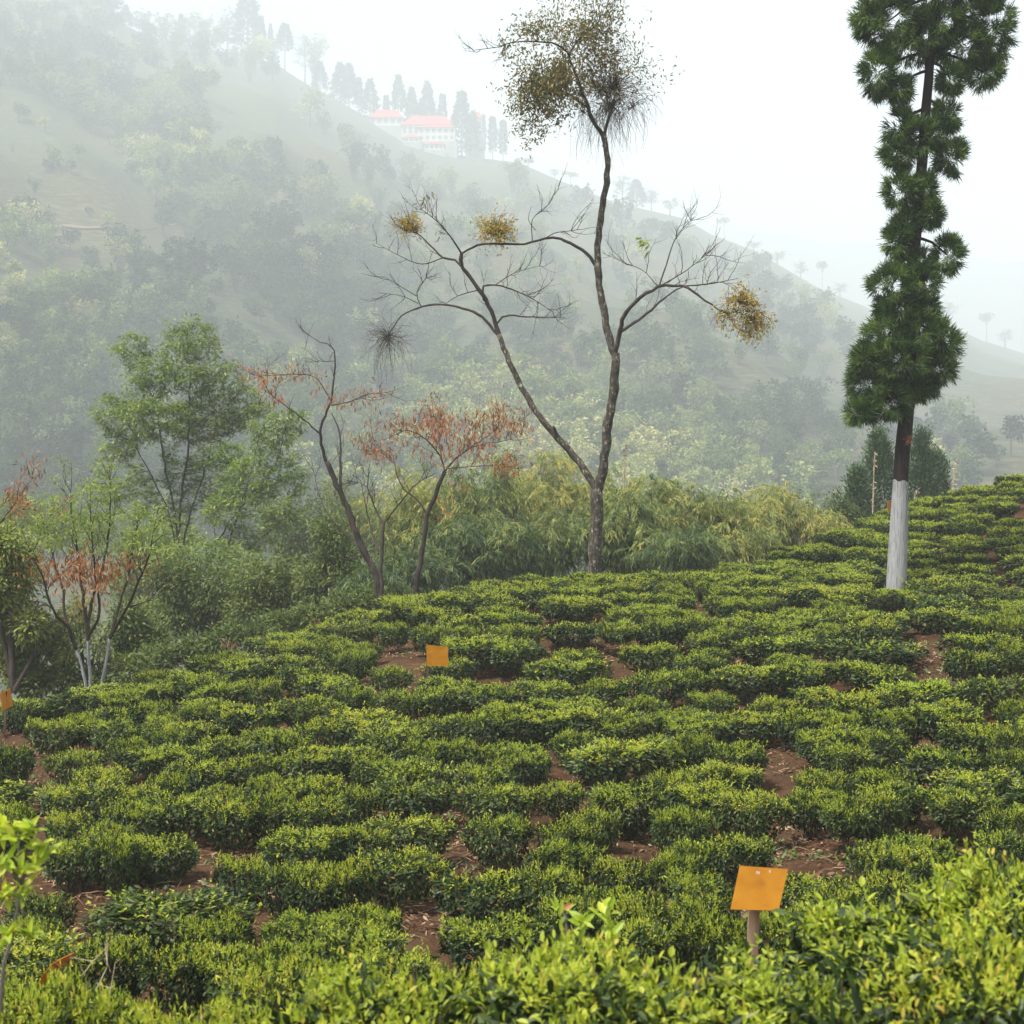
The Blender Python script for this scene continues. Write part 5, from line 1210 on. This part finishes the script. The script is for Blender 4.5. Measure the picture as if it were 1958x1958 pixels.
# ------------------------------------------------------------------ far trees
def inside(poly, u, v):
    poly = np.array(poly, float); c = False; j = len(poly) - 1
    for i in range(len(poly)):
        if (poly[i, 1] > v) != (poly[j, 1] > v) and u < (poly[j, 0] - poly[i, 0]) * (v - poly[i, 1]) / (poly[j, 1] - poly[i, 1]) + poly[i, 0]: c = not c
        j = i
    return c
def far_broad(nl, seed, tall=1.0, L=.75, n=620):
    "unit-height broadleaf crown with a short trunk"
    global rng
    keep = rng; rng = np.random.default_rng(seed); mb = MB(); wd = MB()
    lob = []
    for k in range(nl):
        a = rng.uniform(0, 6.28); r = rng.uniform(.0, .26); zz = rng.uniform(.42, .84)
        s = rng.uniform(.13, .22); lob.append((np.array([r * math.cos(a), r * math.sin(a), zz]), np.array([s, s, s * .8 * tall])))
    crown(mb, lob, n // 9, 9, L * .1, L * .075, .05, None, .1, 0, .55, 0)
    tube(wd, [(0, 0, -.15), (.01, 0, .3), (0, .01, .6)], [.022, .016, .008], 5)
    for c, r in lob[:4]: tube(wd, [(0, 0, .3), c * np.array([.5, .5, .8]), c], [.01, .008, .004], 4)
    rng = keep; return mb, wd
def far_bamboo(seed, n=700):
    global rng
    keep = rng; rng = np.random.default_rng(seed); mb = MB(); wd = MB()
    for q in range(16):
        a = rng.uniform(0, 6.28); l = rng.uniform(.05, .34); h = rng.uniform(.7, 1.0)
        o_ = np.array([math.cos(a), math.sin(a), 0]); p = smooth_path([o_ * .04, o_ * l * .4 + np.array([0, 0, h * .6]), o_ * l + np.array([0, 0, h]), o_ * l * 1.4 + np.array([0, 0, h * .88])], .1)
        tube(wd, p, np.linspace(.008, .003, len(p)), 3)
        m_ = n // 16; i = rng.integers(len(p) // 3, len(p), m_)
        leaves(mb, p[i] + rng.normal(0, .035, (m_, 3)), rng.normal(size=(m_, 3)) + np.array([0, 0, -.5]), rng.normal(size=(m_, 3)) + np.array([0, 0, .7]), rng.uniform(.05, .09, m_), rng.uniform(.025, .045, m_), np.clip(rng.normal(.5, .2, m_), 0, 1), 0)
    rng = keep; return mb, wd
def far_conifer(seed, n=1100, shape=0):
    global rng
    keep = rng; rng = np.random.default_rng(seed); mb = MB(); wd = MB()
    zz = rng.random(n) ** .8
    lo = [.08, .45, .2][shape]
    prof = {0: ([0, .1, .5, 1], [.75, 1, .72, .03]), 1: ([0, .15, .5, 1], [.6, 1, .8, .1]), 2: ([0, .2, .6, 1], [.8, .7, .8, .3])}[shape]
    pr = np.interp(zz, *prof) * {0: .21, 1: .2, 2: .11}[shape] * (1 + .22 * np.sin(zz * 34 + rng.uniform(0, 6)))
    a = rng.uniform(0, 6.28, n); rr = pr * rng.uniform(.35, 1.05, n)
    p = np.stack([rr * np.cos(a), rr * np.sin(a), lo + zz * (1 - lo)], -1)
    leaves(mb, p, np.stack([np.cos(a), np.sin(a), rng.uniform(-.5, .6, n)], -1), rng.normal(size=(n, 3)), rng.uniform(.05, .10, n), rng.uniform(.035, .06, n), rng.random(n), 0)
    tube(wd, [(0, 0, -.1), (0, 0, .5), (0, 0, .97)], [.018, .012, .003], 5)
    rng = keep; return mb, wd
def far_bare(seed, leafy=420, n=30):
    global rng
    keep = rng; rng = np.random.default_rng(seed); mb = MB(); wd = MB()
    tube(wd, [(0, 0, -.1), (.01, 0, .35), (0, .01, .8)], [.022, .016, .007], 4)
    e = []
    for q in range(n):
        zq = rng.uniform(.3, .8); twig(wd, (0, 0, zq), nrm(np.append(rng.normal(size=2), .5)), rng.uniform(.12, .3), .004, 1, .3, .3, e, 4, .9, 3, 3)
    i = rng.integers(len(e), size=leafy); p = np.array([e[k][0] for k in i]) + rng.normal(0, .015, (leafy, 3))
    leaves(mb, p, rng.normal(size=(leafy, 3)), rng.normal(size=(leafy, 3)), rng.uniform(.03, .055, leafy), rng.uniform(.018, .034, leafy), rng.random(leafy), 0)
    rng = keep; return mb, wd
def far_umbrella(seed):
    global rng
    keep = rng; rng = np.random.default_rng(seed); mb = MB(); wd = MB()
    crown(mb, [(np.array([rng.normal(0, .12), rng.normal(0, .12), .86]), np.array([.16, .16, .09])) for _ in range(5)], 50, 8, .05, .04, .05, None, .1, 0, .4)
    tube(wd, [(0, 0, -.1), (.01, 0, .4), (0, 0, .85)], [.014, .011, .006], 5)
    for q in range(6): tube(wd, [(0, 0, .6), (rng.normal(0, .12), rng.normal(0, .12), .86)], [.006, .003], 3)
    rng = keep; return mb, wd
TREES = {'broad': [far_broad(int(4 + k % 4), 300 + k, 1 + .2 * (k % 3)) for k in range(7)], 'bamboo': [far_bamboo(330 + k) for k in range(4)], 'conifer': [far_conifer(340 + k, 1200, 0) for k in range(3)],
         'pole_conifer': [far_conifer(350, 900, 1)], 'column': [far_conifer(360 + k, 800, 2) for k in range(2)], 'bare': [far_bare(370 + k) for k in range(4)], 'umbrella': [far_umbrella(380 + k) for k in range(2)]}
_tm = {}
def far_mats(kind, tone):
    key = (kind, tone)
    if key not in _tm:
        if kind in ('conifer', 'pole_conifer', 'column'): _tm[key] = M['ridge']
        else:
            lo, hi = {'dark': ((.014, .032, .015), (.05, .085, .03)), 'mid': ((.03, .058, .02), (.10, .135, .045)), 'pale': ((.10, .13, .05), (.30, .31, .13)), 'yellow': ((.14, .14, .05), (.38, .34, .14))}[tone]
            _tm[key] = leafmat(f'{tone}_far_leaf', [(0, lo), (1, hi)], .7, .15, .2)
    return _tm[key]
_fm = {}
def far_thing(kind, i, tone, p, h, w, label, group, name, cat='tree'):
    i %= len(TREES[kind]); mb, wd = TREES[kind][i]; key = (kind, i, tone)
    if key not in _fm: _fm[key] = (mb.mesh('crown', far_mats(kind, tone)), wd.mesh('trunk', M['barkthin'] if kind != 'bare' else M['barkdark']))
    t = thing(name, label, cat, p, group, rng.uniform(0, 6.28), (w, w, h))
    obj('crown', _fm[key][0], t); obj('trunk', _fm[key][1], t); return t

# ridge line trees: (kind, x, top, foot, width in px, tone, name, label)
RT = [('conifer', 470 * K, -25, 85, 52, 'dark', 'ridge_conifer', 'largest broad dark conifer on the upper ridge'), ('conifer', 350, 28, 72, 18, 'dark', 'ridge_conifer', 'slim conifer at the left start of the upper ridge row'), ('conifer', 503, 34, 92, 20, 'dark', 'ridge_conifer', 'slim conifer right beside the largest ridge conifer'), ('conifer', 520, 48, 86, 15, 'dark', 'ridge_conifer', 'tiny conifer second right of the largest ridge conifer'),
      ('bare', 365, 22, 78, 34, 'mid', 'ridge_tree', 'wispy pale tree next to the slim conifer on the upper ridge'), ('bare', 438, 12, 80, 55, 'mid', 'ridge_tree', 'wispy bare tree left of the largest ridge conifer'), ('umbrella', 394, 40, 78, 26, 'mid', 'ridge_tree', 'small round-topped tree on the upper ridge'), ('broad', 415, 58, 84, 34, 'dark', 'ridge_tree', 'low dark tree left of the largest ridge conifer'),
      ('pole_conifer', 547, 48, 118, 30, 'dark', 'ridge_conifer', 'thin-crowned conifer on a bare pole right of the upper ridge group'), ('bamboo', 602, 62, 158, 62, 'yellow', 'ridge_bamboo', 'tall feathery pale bamboo fanning out on the ridge'), ('bare', 585, 75, 150, 50, 'mid', 'ridge_tree', 'thin bare tree behind the feathery ridge bamboo'),
      ('conifer', 614, 117, 172, 28, 'dark', 'ridge_conifer', 'first dark conifer below the feathery ridge bamboo'), ('conifer', 652, 122, 185, 34, 'dark', 'ridge_conifer', 'left one of the twin conifers above the red roofs'), ('conifer', 669, 124, 190, 34, 'dark', 'ridge_conifer', 'right one of the twin conifers above the red roofs'), ('column', 688, 150, 196, 14, 'dark', 'ridge_conifer', 'small column tree right of the twin conifers'),
      ('conifer', 709, 153, 216, 32, 'dark', 'ridge_conifer', 'dark conifer behind the left end of the red roofs'), ('column', 740, 184, 216, 14, 'dark', 'ridge_conifer', 'short column tree behind the left red roof'), ('pole_conifer', 763, 147, 222, 24, 'dark', 'ridge_conifer', 'conifer with a round head on a tall bare pole behind the roofs'),
      ('conifer', 788, 170, 222, 28, 'dark', 'ridge_conifer', 'left conifer of the cluster behind the long red roof'), ('conifer', 818, 161, 222, 36, 'dark', 'ridge_conifer', 'tallest conifer of the cluster behind the long red roof'), ('broad', 803, 190, 226, 48, 'dark', 'ridge_tree', 'dark rounded tree in the cluster behind the long red roof'), ('column', 847, 184, 222, 18, 'dark', 'ridge_conifer', 'stubby tree ending the cluster behind the long red roof'),
      ('conifer', 883, 180, 292, 44, 'dark', 'ridge_conifer', 'big dark conifer standing in front of the red-roofed buildings'), ('conifer', 905, 215, 285, 28, 'dark', 'ridge_conifer', 'smaller conifer at the right side of the big one by the buildings'), ('column', 925, 222, 290, 10, 'dark', 'ridge_conifer', 'thin pole-like conifer right of the buildings'), ('column', 942, 226, 292, 18, 'dark', 'ridge_conifer', 'column conifer second right of the buildings'), ('column', 962, 232, 298, 18, 'dark', 'ridge_conifer', 'column conifer third right of the buildings'),
      ('broad', 1010, 300, 322, 26, 'mid', 'ridge_tree', 'low pale tree where the ridge dips right of the conifers'), ('bare', 1060, 322, 352, 30, 'mid', 'ridge_tree', 'wispy tree on the ridge left of the tall trunk'), ('umbrella', 1090, 330, 366, 40, 'pale', 'ridge_tree', 'flat-topped pale tree on the ridge left of the tall trunk'), ('bare', 1190, 335, 398, 50, 'mid', 'ridge_tree', 'tall wispy tree on the ridge right of the tall trunk'), ('conifer', 1216, 345, 405, 34, 'dark', 'ridge_conifer', 'rounded dark tree on the ridge right of the tall trunk'), ('bare', 1245, 360, 410, 40, 'mid', 'ridge_tree', 'wispy tree right of the rounded dark ridge tree'), ('bare', 1280, 378, 420, 45, 'mid', 'ridge_tree', 'spreading thin tree further down the ridge'), ('broad', 1320, 395, 435, 36, 'mid', 'ridge_tree', 'small leafy tree down the ridge above the leafy bunch'),
      ('umbrella', 1383, 420, 462, 24, 'mid', 'ridge_tree', 'lone small umbrella tree on the mid ridge'), ('bare', 1440, 460, 492, 40, 'mid', 'ridge_tree', 'thin tree row start on the mid ridge'), ('bare', 1485, 480, 515, 44, 'pale', 'ridge_tree', 'pale wispy tree on the mid ridge'), ('bare', 1530, 500, 545, 36, 'mid', 'ridge_tree', 'thin tree left of the ridge pine'), ('umbrella', 1571, 502, 556, 26, 'dark', 'ridge_tree', 'small pine-like tree standing clear on the mid ridge'), ('bare', 1605, 540, 575, 40, 'mid', 'ridge_tree', 'low thin tree left of the conifer crown on the ridge'),
      ('bare', 1812, 575, 640, 44, 'mid', 'ridge_tree', 'faint bare tree on the ridge right of the conifer'), ('umbrella', 1885, 600, 655, 34, 'mid', 'ridge_tree', 'faint umbrella tree on the ridge at the far right'), ('bare', 1920, 635, 670, 40, 'mid', 'ridge_tree', 'faint low tree at the end of the ridge'), ('broad', 100, -30, 14, 40, 'dark', 'ridge_tree', 'dark tree at the top left of the hill'), ('conifer', 180, -10, 42, 30, 'dark', 'ridge_conifer', 'faint conifer at the top left of the hill'), ('broad', 215, 0, 45, 50, 'dark', 'ridge_tree', 'dark leafy tree on the top left skyline'), ('broad', 270, 22, 68, 46, 'mid', 'ridge_tree', 'leafy skyline tree below the top left conifer'), ('conifer', 245, 10, 60, 22, 'dark', 'ridge_conifer', 'small conifer among leafy trees on the top left skyline'), ('broad', 310, 45, 80, 40, 'mid', 'ridge_tree', 'small leafy tree where the upper ridge begins')]
for kind, x, top, foot, wpx, tone, name, lab in RT:
    Y = float(ridge_Y(x)) - rng.uniform(2, 10) - (25 if 860 < x < 915 else 0)
    p = hpt(x, Y); vf = float(proj(p)[1])
    foot = vf if abs(foot - vf) > 6 else foot
    h = (foot - top) / F * Y * 1.02; wf = {'conifer': .40, 'pole_conifer': .38, 'column': .27, 'bare': .5, 'umbrella': .55, 'broad': .75, 'bamboo': .8}[kind]
    far_thing(kind, int(rng.integers(7)), tone, p - np.array([0, 0, .3]), h, wpx / F * Y / wf, lab, 'trees along the far ridge', name)

# individual crowns that stand out on the hillside
PT = [(118, 175, 50, 'pale'), (150, 205, 60, 'mid'), (205, 215, 55, 'pale'), (250, 240, 60, 'pale'), (60, 90, 55, 'pale'), (110, 120, 60, 'mid'), (330, 195, 48, 'yellow'), (360, 245, 60, 'mid'), (40, 215, 40, 'mid'), (265, 300, 46, 'pale'), (335, 395, 56, 'yellow'), (385, 395, 60, 'pale'), (440, 385, 66, 'pale'), (460, 340, 44, 'mid'),
      (585, 385, 66, 'yellow'), (545, 400, 50, 'yellow'), (535, 295, 26, 'yellow'), (230, 500, 62, 'yellow'), (20, 430, 40, 'yellow'), (480, 510, 70, 'mid'), (420, 450, 60, 'mid'), (590, 520, 66, 'pale'), (650, 470, 60, 'yellow'), (690, 465, 52, 'yellow'), (500, 600, 60, 'mid'), (580, 570, 60, 'dark'), (175, 615, 62, 'yellow'), (60, 600, 66, 'mid'), (20, 690, 70, 'pale'), (110, 680, 60, 'mid'), (60, 790, 66, 'mid'), (150, 770, 60, 'dark'), (110, 850, 60, 'pale'), (20, 860, 70, 'mid'),
      (640, 600, 60, 'mid'), (700, 640, 66, 'pale'), (780, 720, 66, 'pale'), (830, 660, 60, 'mid'), (900, 690, 66, 'mid'), (960, 760, 66, 'pale'), (870, 780, 66, 'pale'), (800, 800, 60, 'mid'), (1010, 690, 55, 'mid'), (1240, 740, 66, 'pale'), (1290, 735, 70, 'pale'), (1330, 780, 66, 'pale'), (1210, 810, 60, 'mid'), (1270, 830, 66, 'pale'), (1400, 820, 60, 'mid'), (1480, 790, 70, 'pale'), (1440, 850, 66, 'pale'), (1540, 900, 60, 'pale'), (1340, 870, 66, 'mid'), (1080, 760, 60, 'mid'), (1060, 840, 60, 'pale'), (1500, 880, 56, 'mid'), (700, 760, 60, 'mid'), (620, 700, 60, 'mid'), (1170, 690, 46, 'mid'), (1000, 640, 50, 'dark')]
zone = lambda u, v: 'upper left flank' if v < 330 and u < 420 else ('middle gully' if u < 720 and v < 560 else ('valley bottom on the left' if u < 420 else ('slope behind the forked tree' if u < 1150 else 'valley woods behind the bamboo row')))
for u, v, wpx, tone in PT:
    foot = v + wpx * .5
    p = hhit(u, min(foot, 1000))
    if p is None: continue
    Y = p[1]; kind = 'bamboo' if tone in ('yellow',) or (tone == 'pale' and rng.random() < .6) else 'broad'
    w_ = {'yellow': 'yellowish', 'pale': 'pale', 'mid': 'mid-green', 'dark': 'dark'}[tone]
    h = wpx * 1.25 / F * Y; far_thing(kind, int(rng.integers(7)), tone, p - np.array([0, 0, .5]), h, wpx * 1.15 / F * Y / .75, f"{w_} hazy {'bamboo thicket' if kind == 'bamboo' else 'tree crown'} standing out in the {zone(u, v)}", f"{w_} hazy {'bamboo' if kind == 'bamboo' else 'trees'} in the {zone(u, v)}", 'hazy_bamboo' if kind == 'bamboo' else 'hazy_tree', 'bamboo' if kind == 'bamboo' else 'tree')

# the rest of the wood, which reads as one mass
WOOD = [([(-80, -60), (90, -20), (280, 50), (560, 120), (545, 165), (430, 160), (375, 210), (405, 330), (425, 480), (330, 480), (300, 430), (235, 330), (130, 235), (60, 175), (-80, 165)], 1.0),
        ([(300, 330), (480, 310), (600, 335), (720, 440), (770, 560), (905, 690), (1100, 775), (1330, 770), (1520, 800), (1590, 960), (1590, 1080), (-80, 1080), (-80, 590), (120, 570), (230, 605), (350, 545), (330, 480)], 1.0),
        ([(-80, 445), (330, 450), (350, 540), (230, 600), (-80, 580)], .35), ([(560, 200), (760, 330), (1000, 420), (1300, 560), (1500, 700), (1330, 770), (1100, 775), (905, 690), (770, 560), (720, 440)], .42), ([(1500, 700), (1700, 760), (1990, 900), (1990, 960), (1590, 960)], .45), ([(-80, 200), (60, 190), (330, 440), (-80, 440)], .16), ([(900, 330), (1600, 600), (1700, 760), (1500, 700), (1300, 560), (1000, 420)], .55)]
fw, ft = MB(), MB(); cnt_ = 0
arr = {k: [(a.arrays(), b.arrays()) for a, b in v] for k, v in TREES.items()}
thin_ = {}
for v in np.arange(-40, 1075, 15.0):
    for u in np.arange(-70, 2000, 24.0):
        uu, vv = u + rng.uniform(-11, 11), v + rng.uniform(-7, 7)
        if vv < ridge_v(uu) + 4: continue
        pr = 0
        for poly, w_ in WOOD:
            if inside(poly, uu, vv): pr = w_; break
        spur = inside([(385, 545), (455, 565), (560, 640), (615, 705), (520, 690), (420, 630)], uu, vv)
        if spur: pr *= .25
        if rng.random() > pr * .58: continue
        p = hhit(uu, vv)
        if p is None: continue
        if vv > 1015:
            p = hpt(uu, YB - rng.uniform(0, 14)); p[2] = max(p[2], -16)
        kind = 'bamboo' if rng.random() < .27 else 'broad'; i = int(rng.integers(len(TREES[kind])))
        h = rng.uniform(42, 92) / F * p[1] * (.55 if pr < .3 else 1) * (1.0 if p[1] < 450 else .85); w_ = h * rng.uniform(.9, 1.35)
        patch = math.sin(p[0] * .035 + 1.0) + math.sin(p[1] * .027 + p[0] * .011) + rng.normal(0, .6)
        ts = -.11 + .19 * patch + (.16 if kind == 'bamboo' else 0) + rng.normal(0, .12)
        a = rng.uniform(0, 6.28); c, s = math.cos(a), math.sin(a)
        Mx = np.array([[c * w_, -s * w_, 0, p[0]], [s * w_, c * w_, 0, p[1]], [0, 0, h, p[2] - .5], [0, 0, 0, 1]])
        A, Bk = arr[kind][i]
        vtx, q, tri, tn = A
        fw.merge((vtx, q, tri, tn * .3 + .35), Mx, ts); ft.merge(Bk, Mx); cnt_ += 1
print('far trees', cnt_, fw.n)
o = obj('forest', fw.mesh('forest', M['forest'])); o['kind'] = 'stuff'; o['label'] = 'hazy far-off wood covering the gullies of the hillside'; o['category'] = 'forest'
obj('trunks', ft.mesh('trunks', M['barkthin']), o)

# ------------------------------------------------------------------ red-roofed buildings on the ridge
M['redroof'] = noisemat('red_roof', [(.3, (.26, .035, .028)), (.7, (.36, .06, .05))], .6, rough=.6, bump=0)
M['whitewall'] = noisemat('white_wall', [(.3, (.42, .42, .40)), (.7, (.56, .55, .53))], .5, rough=.8, bump=0)
M['winglass'] = noisemat('window_dark', [(.3, (.12, .13, .14)), (.7, (.2, .21, .22))], .5, rough=.3, bump=0)
def building(label, x0, x1, ytop, yeave, ybot, Y, depth, nwin, rows=1, group='red-roofed estate buildings on the ridge', hip=True):
    a, b = P(x0, ybot, Y), P(x1, ybot, Y); W = b[0] - a[0]; ze = P(x0, yeave, Y)[2]; zt = P(x0, ytop, Y + depth / 2)[2]; z0 = a[2] - 1.2
    c = np.array([(a[0] + b[0]) / 2, Y + depth / 2, a[2]])
    t = thing('estate_building', label, 'building', c, group)
    mb = MB(); box(mb, (a[0], Y, z0), (b[0], Y + depth, ze)); part('wall', mb, M['whitewall'], t)
    e = 1.0; x_, X_, y_, Y_ = a[0] - e, b[0] + e, Y - e, Y + depth + e; rx = min(depth * .5, W * .3) if hip else 0
    zt = max(zt, ze + 1.2); zr = ze + .05
    mb = MB(); mb.add([(x_, y_, zr), (X_, y_, zr), (X_, Y_, zr), (x_, Y_, zr), (x_ + rx, Y + depth / 2, zt), (X_ - rx, Y + depth / 2, zt), ], [[0, 1, 5, 4], [2, 3, 4, 5], [3, 2, 1, 0]], [[1, 2, 5], [3, 0, 4]]); part('roof', mb, M['redroof'], t)
    for r_ in range(rows):
        for k in range(nwin):
            wx = a[0] + W * (k + .5) / nwin; ww = W / nwin * .28; zc = a[2] + (ze - a[2]) * ((r_ + .55) / rows); hh = (ze - a[2]) / rows * .27
            mb = MB(); box(mb, (wx - ww, Y - .12, zc - hh), (wx + ww, Y + .05, zc + hh)); part('window', mb, M['winglass'], t)
building('long main building with the widest red roof and white walls on the ridge', 768, 868, 221, 239, 262, 1089, 18, 9)
building('left building with a low red roof on the ridge', 706, 770, 210, 225, 240, 1099, 14, 5)
building('white two-storey block stepped below the long red roof', 800, 870, 239, 244, 270, 1074, 12, 6, 2)
building('right-hand building with a red gable peeping out behind the big conifer', 893, 922, 214, 226, 254, 1089, 13, 3)
building('low white outbuilding at the foot of the two-storey block', 812, 848, 271, 276, 287, 1056, 9, 4)
building('small pale shed left of the low white outbuilding', 772, 802, 258, 263, 272, 1066, 9, 3)

# stepped pale retaining walls that carry the buildings
t = thing('retaining_wall', 'pale stepped retaining walls under the red-roofed buildings on the ridge', 'retaining wall', P(815, 275, 1071), None)
M['palewall'] = noisemat('pale_masonry', [(.3, (.20, .20, .18)), (.7, (.34, .34, .31))], .4, rough=.9, bump=0)
for x0, x1, yt, yb, Y, dp in [(764, 872, 262, 330, 1084, 26), (798, 874, 270, 330, 1069, 16), (703, 772, 240, 300, 1094, 18), (890, 926, 254, 320, 1084, 20), (808, 852, 287, 330, 1051, 12), (769, 806, 272, 320, 1061, 12)]:
    a, b_, c = P(x0, yt, Y), P(x1, yt, Y), P(x0, yb, Y)
    mb = MB(); box(mb, (a[0], Y, c[2]), (b_[0], Y + dp, a[2] - .02)); part('wall_tier', mb, M['palewall'], t)
HAZE = .0012; HTOP = 540; SUN_EL = 60; SUN_AZ = 232; SKY_SAT = .4; SKY = .06; SUN = 4.6; EXPO = 1.63; VB = 2
# ------------------------------------------------------------------ haze, light, camera
m, nt, out = newmat('haze_air')
v = nt.nodes.new('ShaderNodeVolumePrincipled'); v.inputs['Color'].default_value = (.775, .835, .87, 1); v.inputs['Density'].default_value = HAZE
v.inputs['Anisotropy'].default_value = 0.0
nt.links.new(v.outputs[0], out.inputs['Volume'])
mb = MB(); box(mb, (-3600, -3100, -96), (3600, 3600, HTOP))
o = obj('haze', mb.mesh('haze', m)); o['kind'] = 'stuff'; o['label'] = 'pale blue-white morning haze filling the valley air'; o['category'] = 'haze'

w = bpy.data.worlds.new('World'); SC.world = w; w.use_nodes = True
nt = w.node_tree; nt.nodes.clear(); L = nt.links.new
sky = nt.nodes.new('ShaderNodeTexSky'); sky.sky_type = 'NISHITA'; sky.sun_disc = False
sky.sun_elevation = R(SUN_EL); sky.sun_rotation = R(SUN_AZ); sky.dust_density = 4; sky.air_density = 1.2; sky.altitude = 1200
hs = nt.nodes.new('ShaderNodeHueSaturation'); hs.inputs['Saturation'].default_value = SKY_SAT
L(sky.outputs[0], hs.inputs['Color'])
bg = nt.nodes.new('ShaderNodeBackground'); bg.inputs['Strength'].default_value = SKY
L(hs.outputs[0], bg.inputs[0]); wo = nt.nodes.new('ShaderNodeOutputWorld'); L(bg.outputs[0], wo.inputs[0])

sl = bpy.data.lights.new('sun', 'SUN'); sl.energy = SUN; sl.angle = R(10); sl.color = (1, .96, .9)
so = bpy.data.objects.new('sun', sl); COL.objects.link(so)
# sun_rotation is clockwise from +Y seen from above
from mathutils import Vector
a, e = R(SUN_AZ), R(SUN_EL)
to = Vector((math.sin(a) * math.cos(e), math.cos(a) * math.cos(e), math.sin(e)))
so.rotation_euler = to.to_track_quat('Z', 'Y').to_euler()

cam = bpy.data.cameras.new('camera'); co = bpy.data.objects.new('camera', cam); COL.objects.link(co)
co.rotation_euler = (math.pi / 2 - PITCH, 0, 0)
cam.sensor_width = 36; cam.lens = F / 1958 * 36; cam.clip_start = .05; cam.clip_end = 12000
cam.dof.use_dof = True; cam.dof.focus_distance = 17; cam.dof.aperture_fstop = 5.6
SC.camera = co
SC.view_settings.view_transform = 'Standard'; SC.view_settings.look = 'None'; SC.view_settings.gamma = 1; SC.view_settings.exposure = EXPO
SC.render.resolution_x = SC.render.resolution_y = 1024
cy = SC.cycles
cy.max_bounces = 6; cy.diffuse_bounces = 3; cy.glossy_bounces = 2; cy.transmission_bounces = 3; cy.transparent_max_bounces = 4; cy.volume_bounces = VB
cy.use_denoising = True; cy.caustics_reflective = False; cy.caustics_refractive = False
cy.sample_clamp_indirect = 4
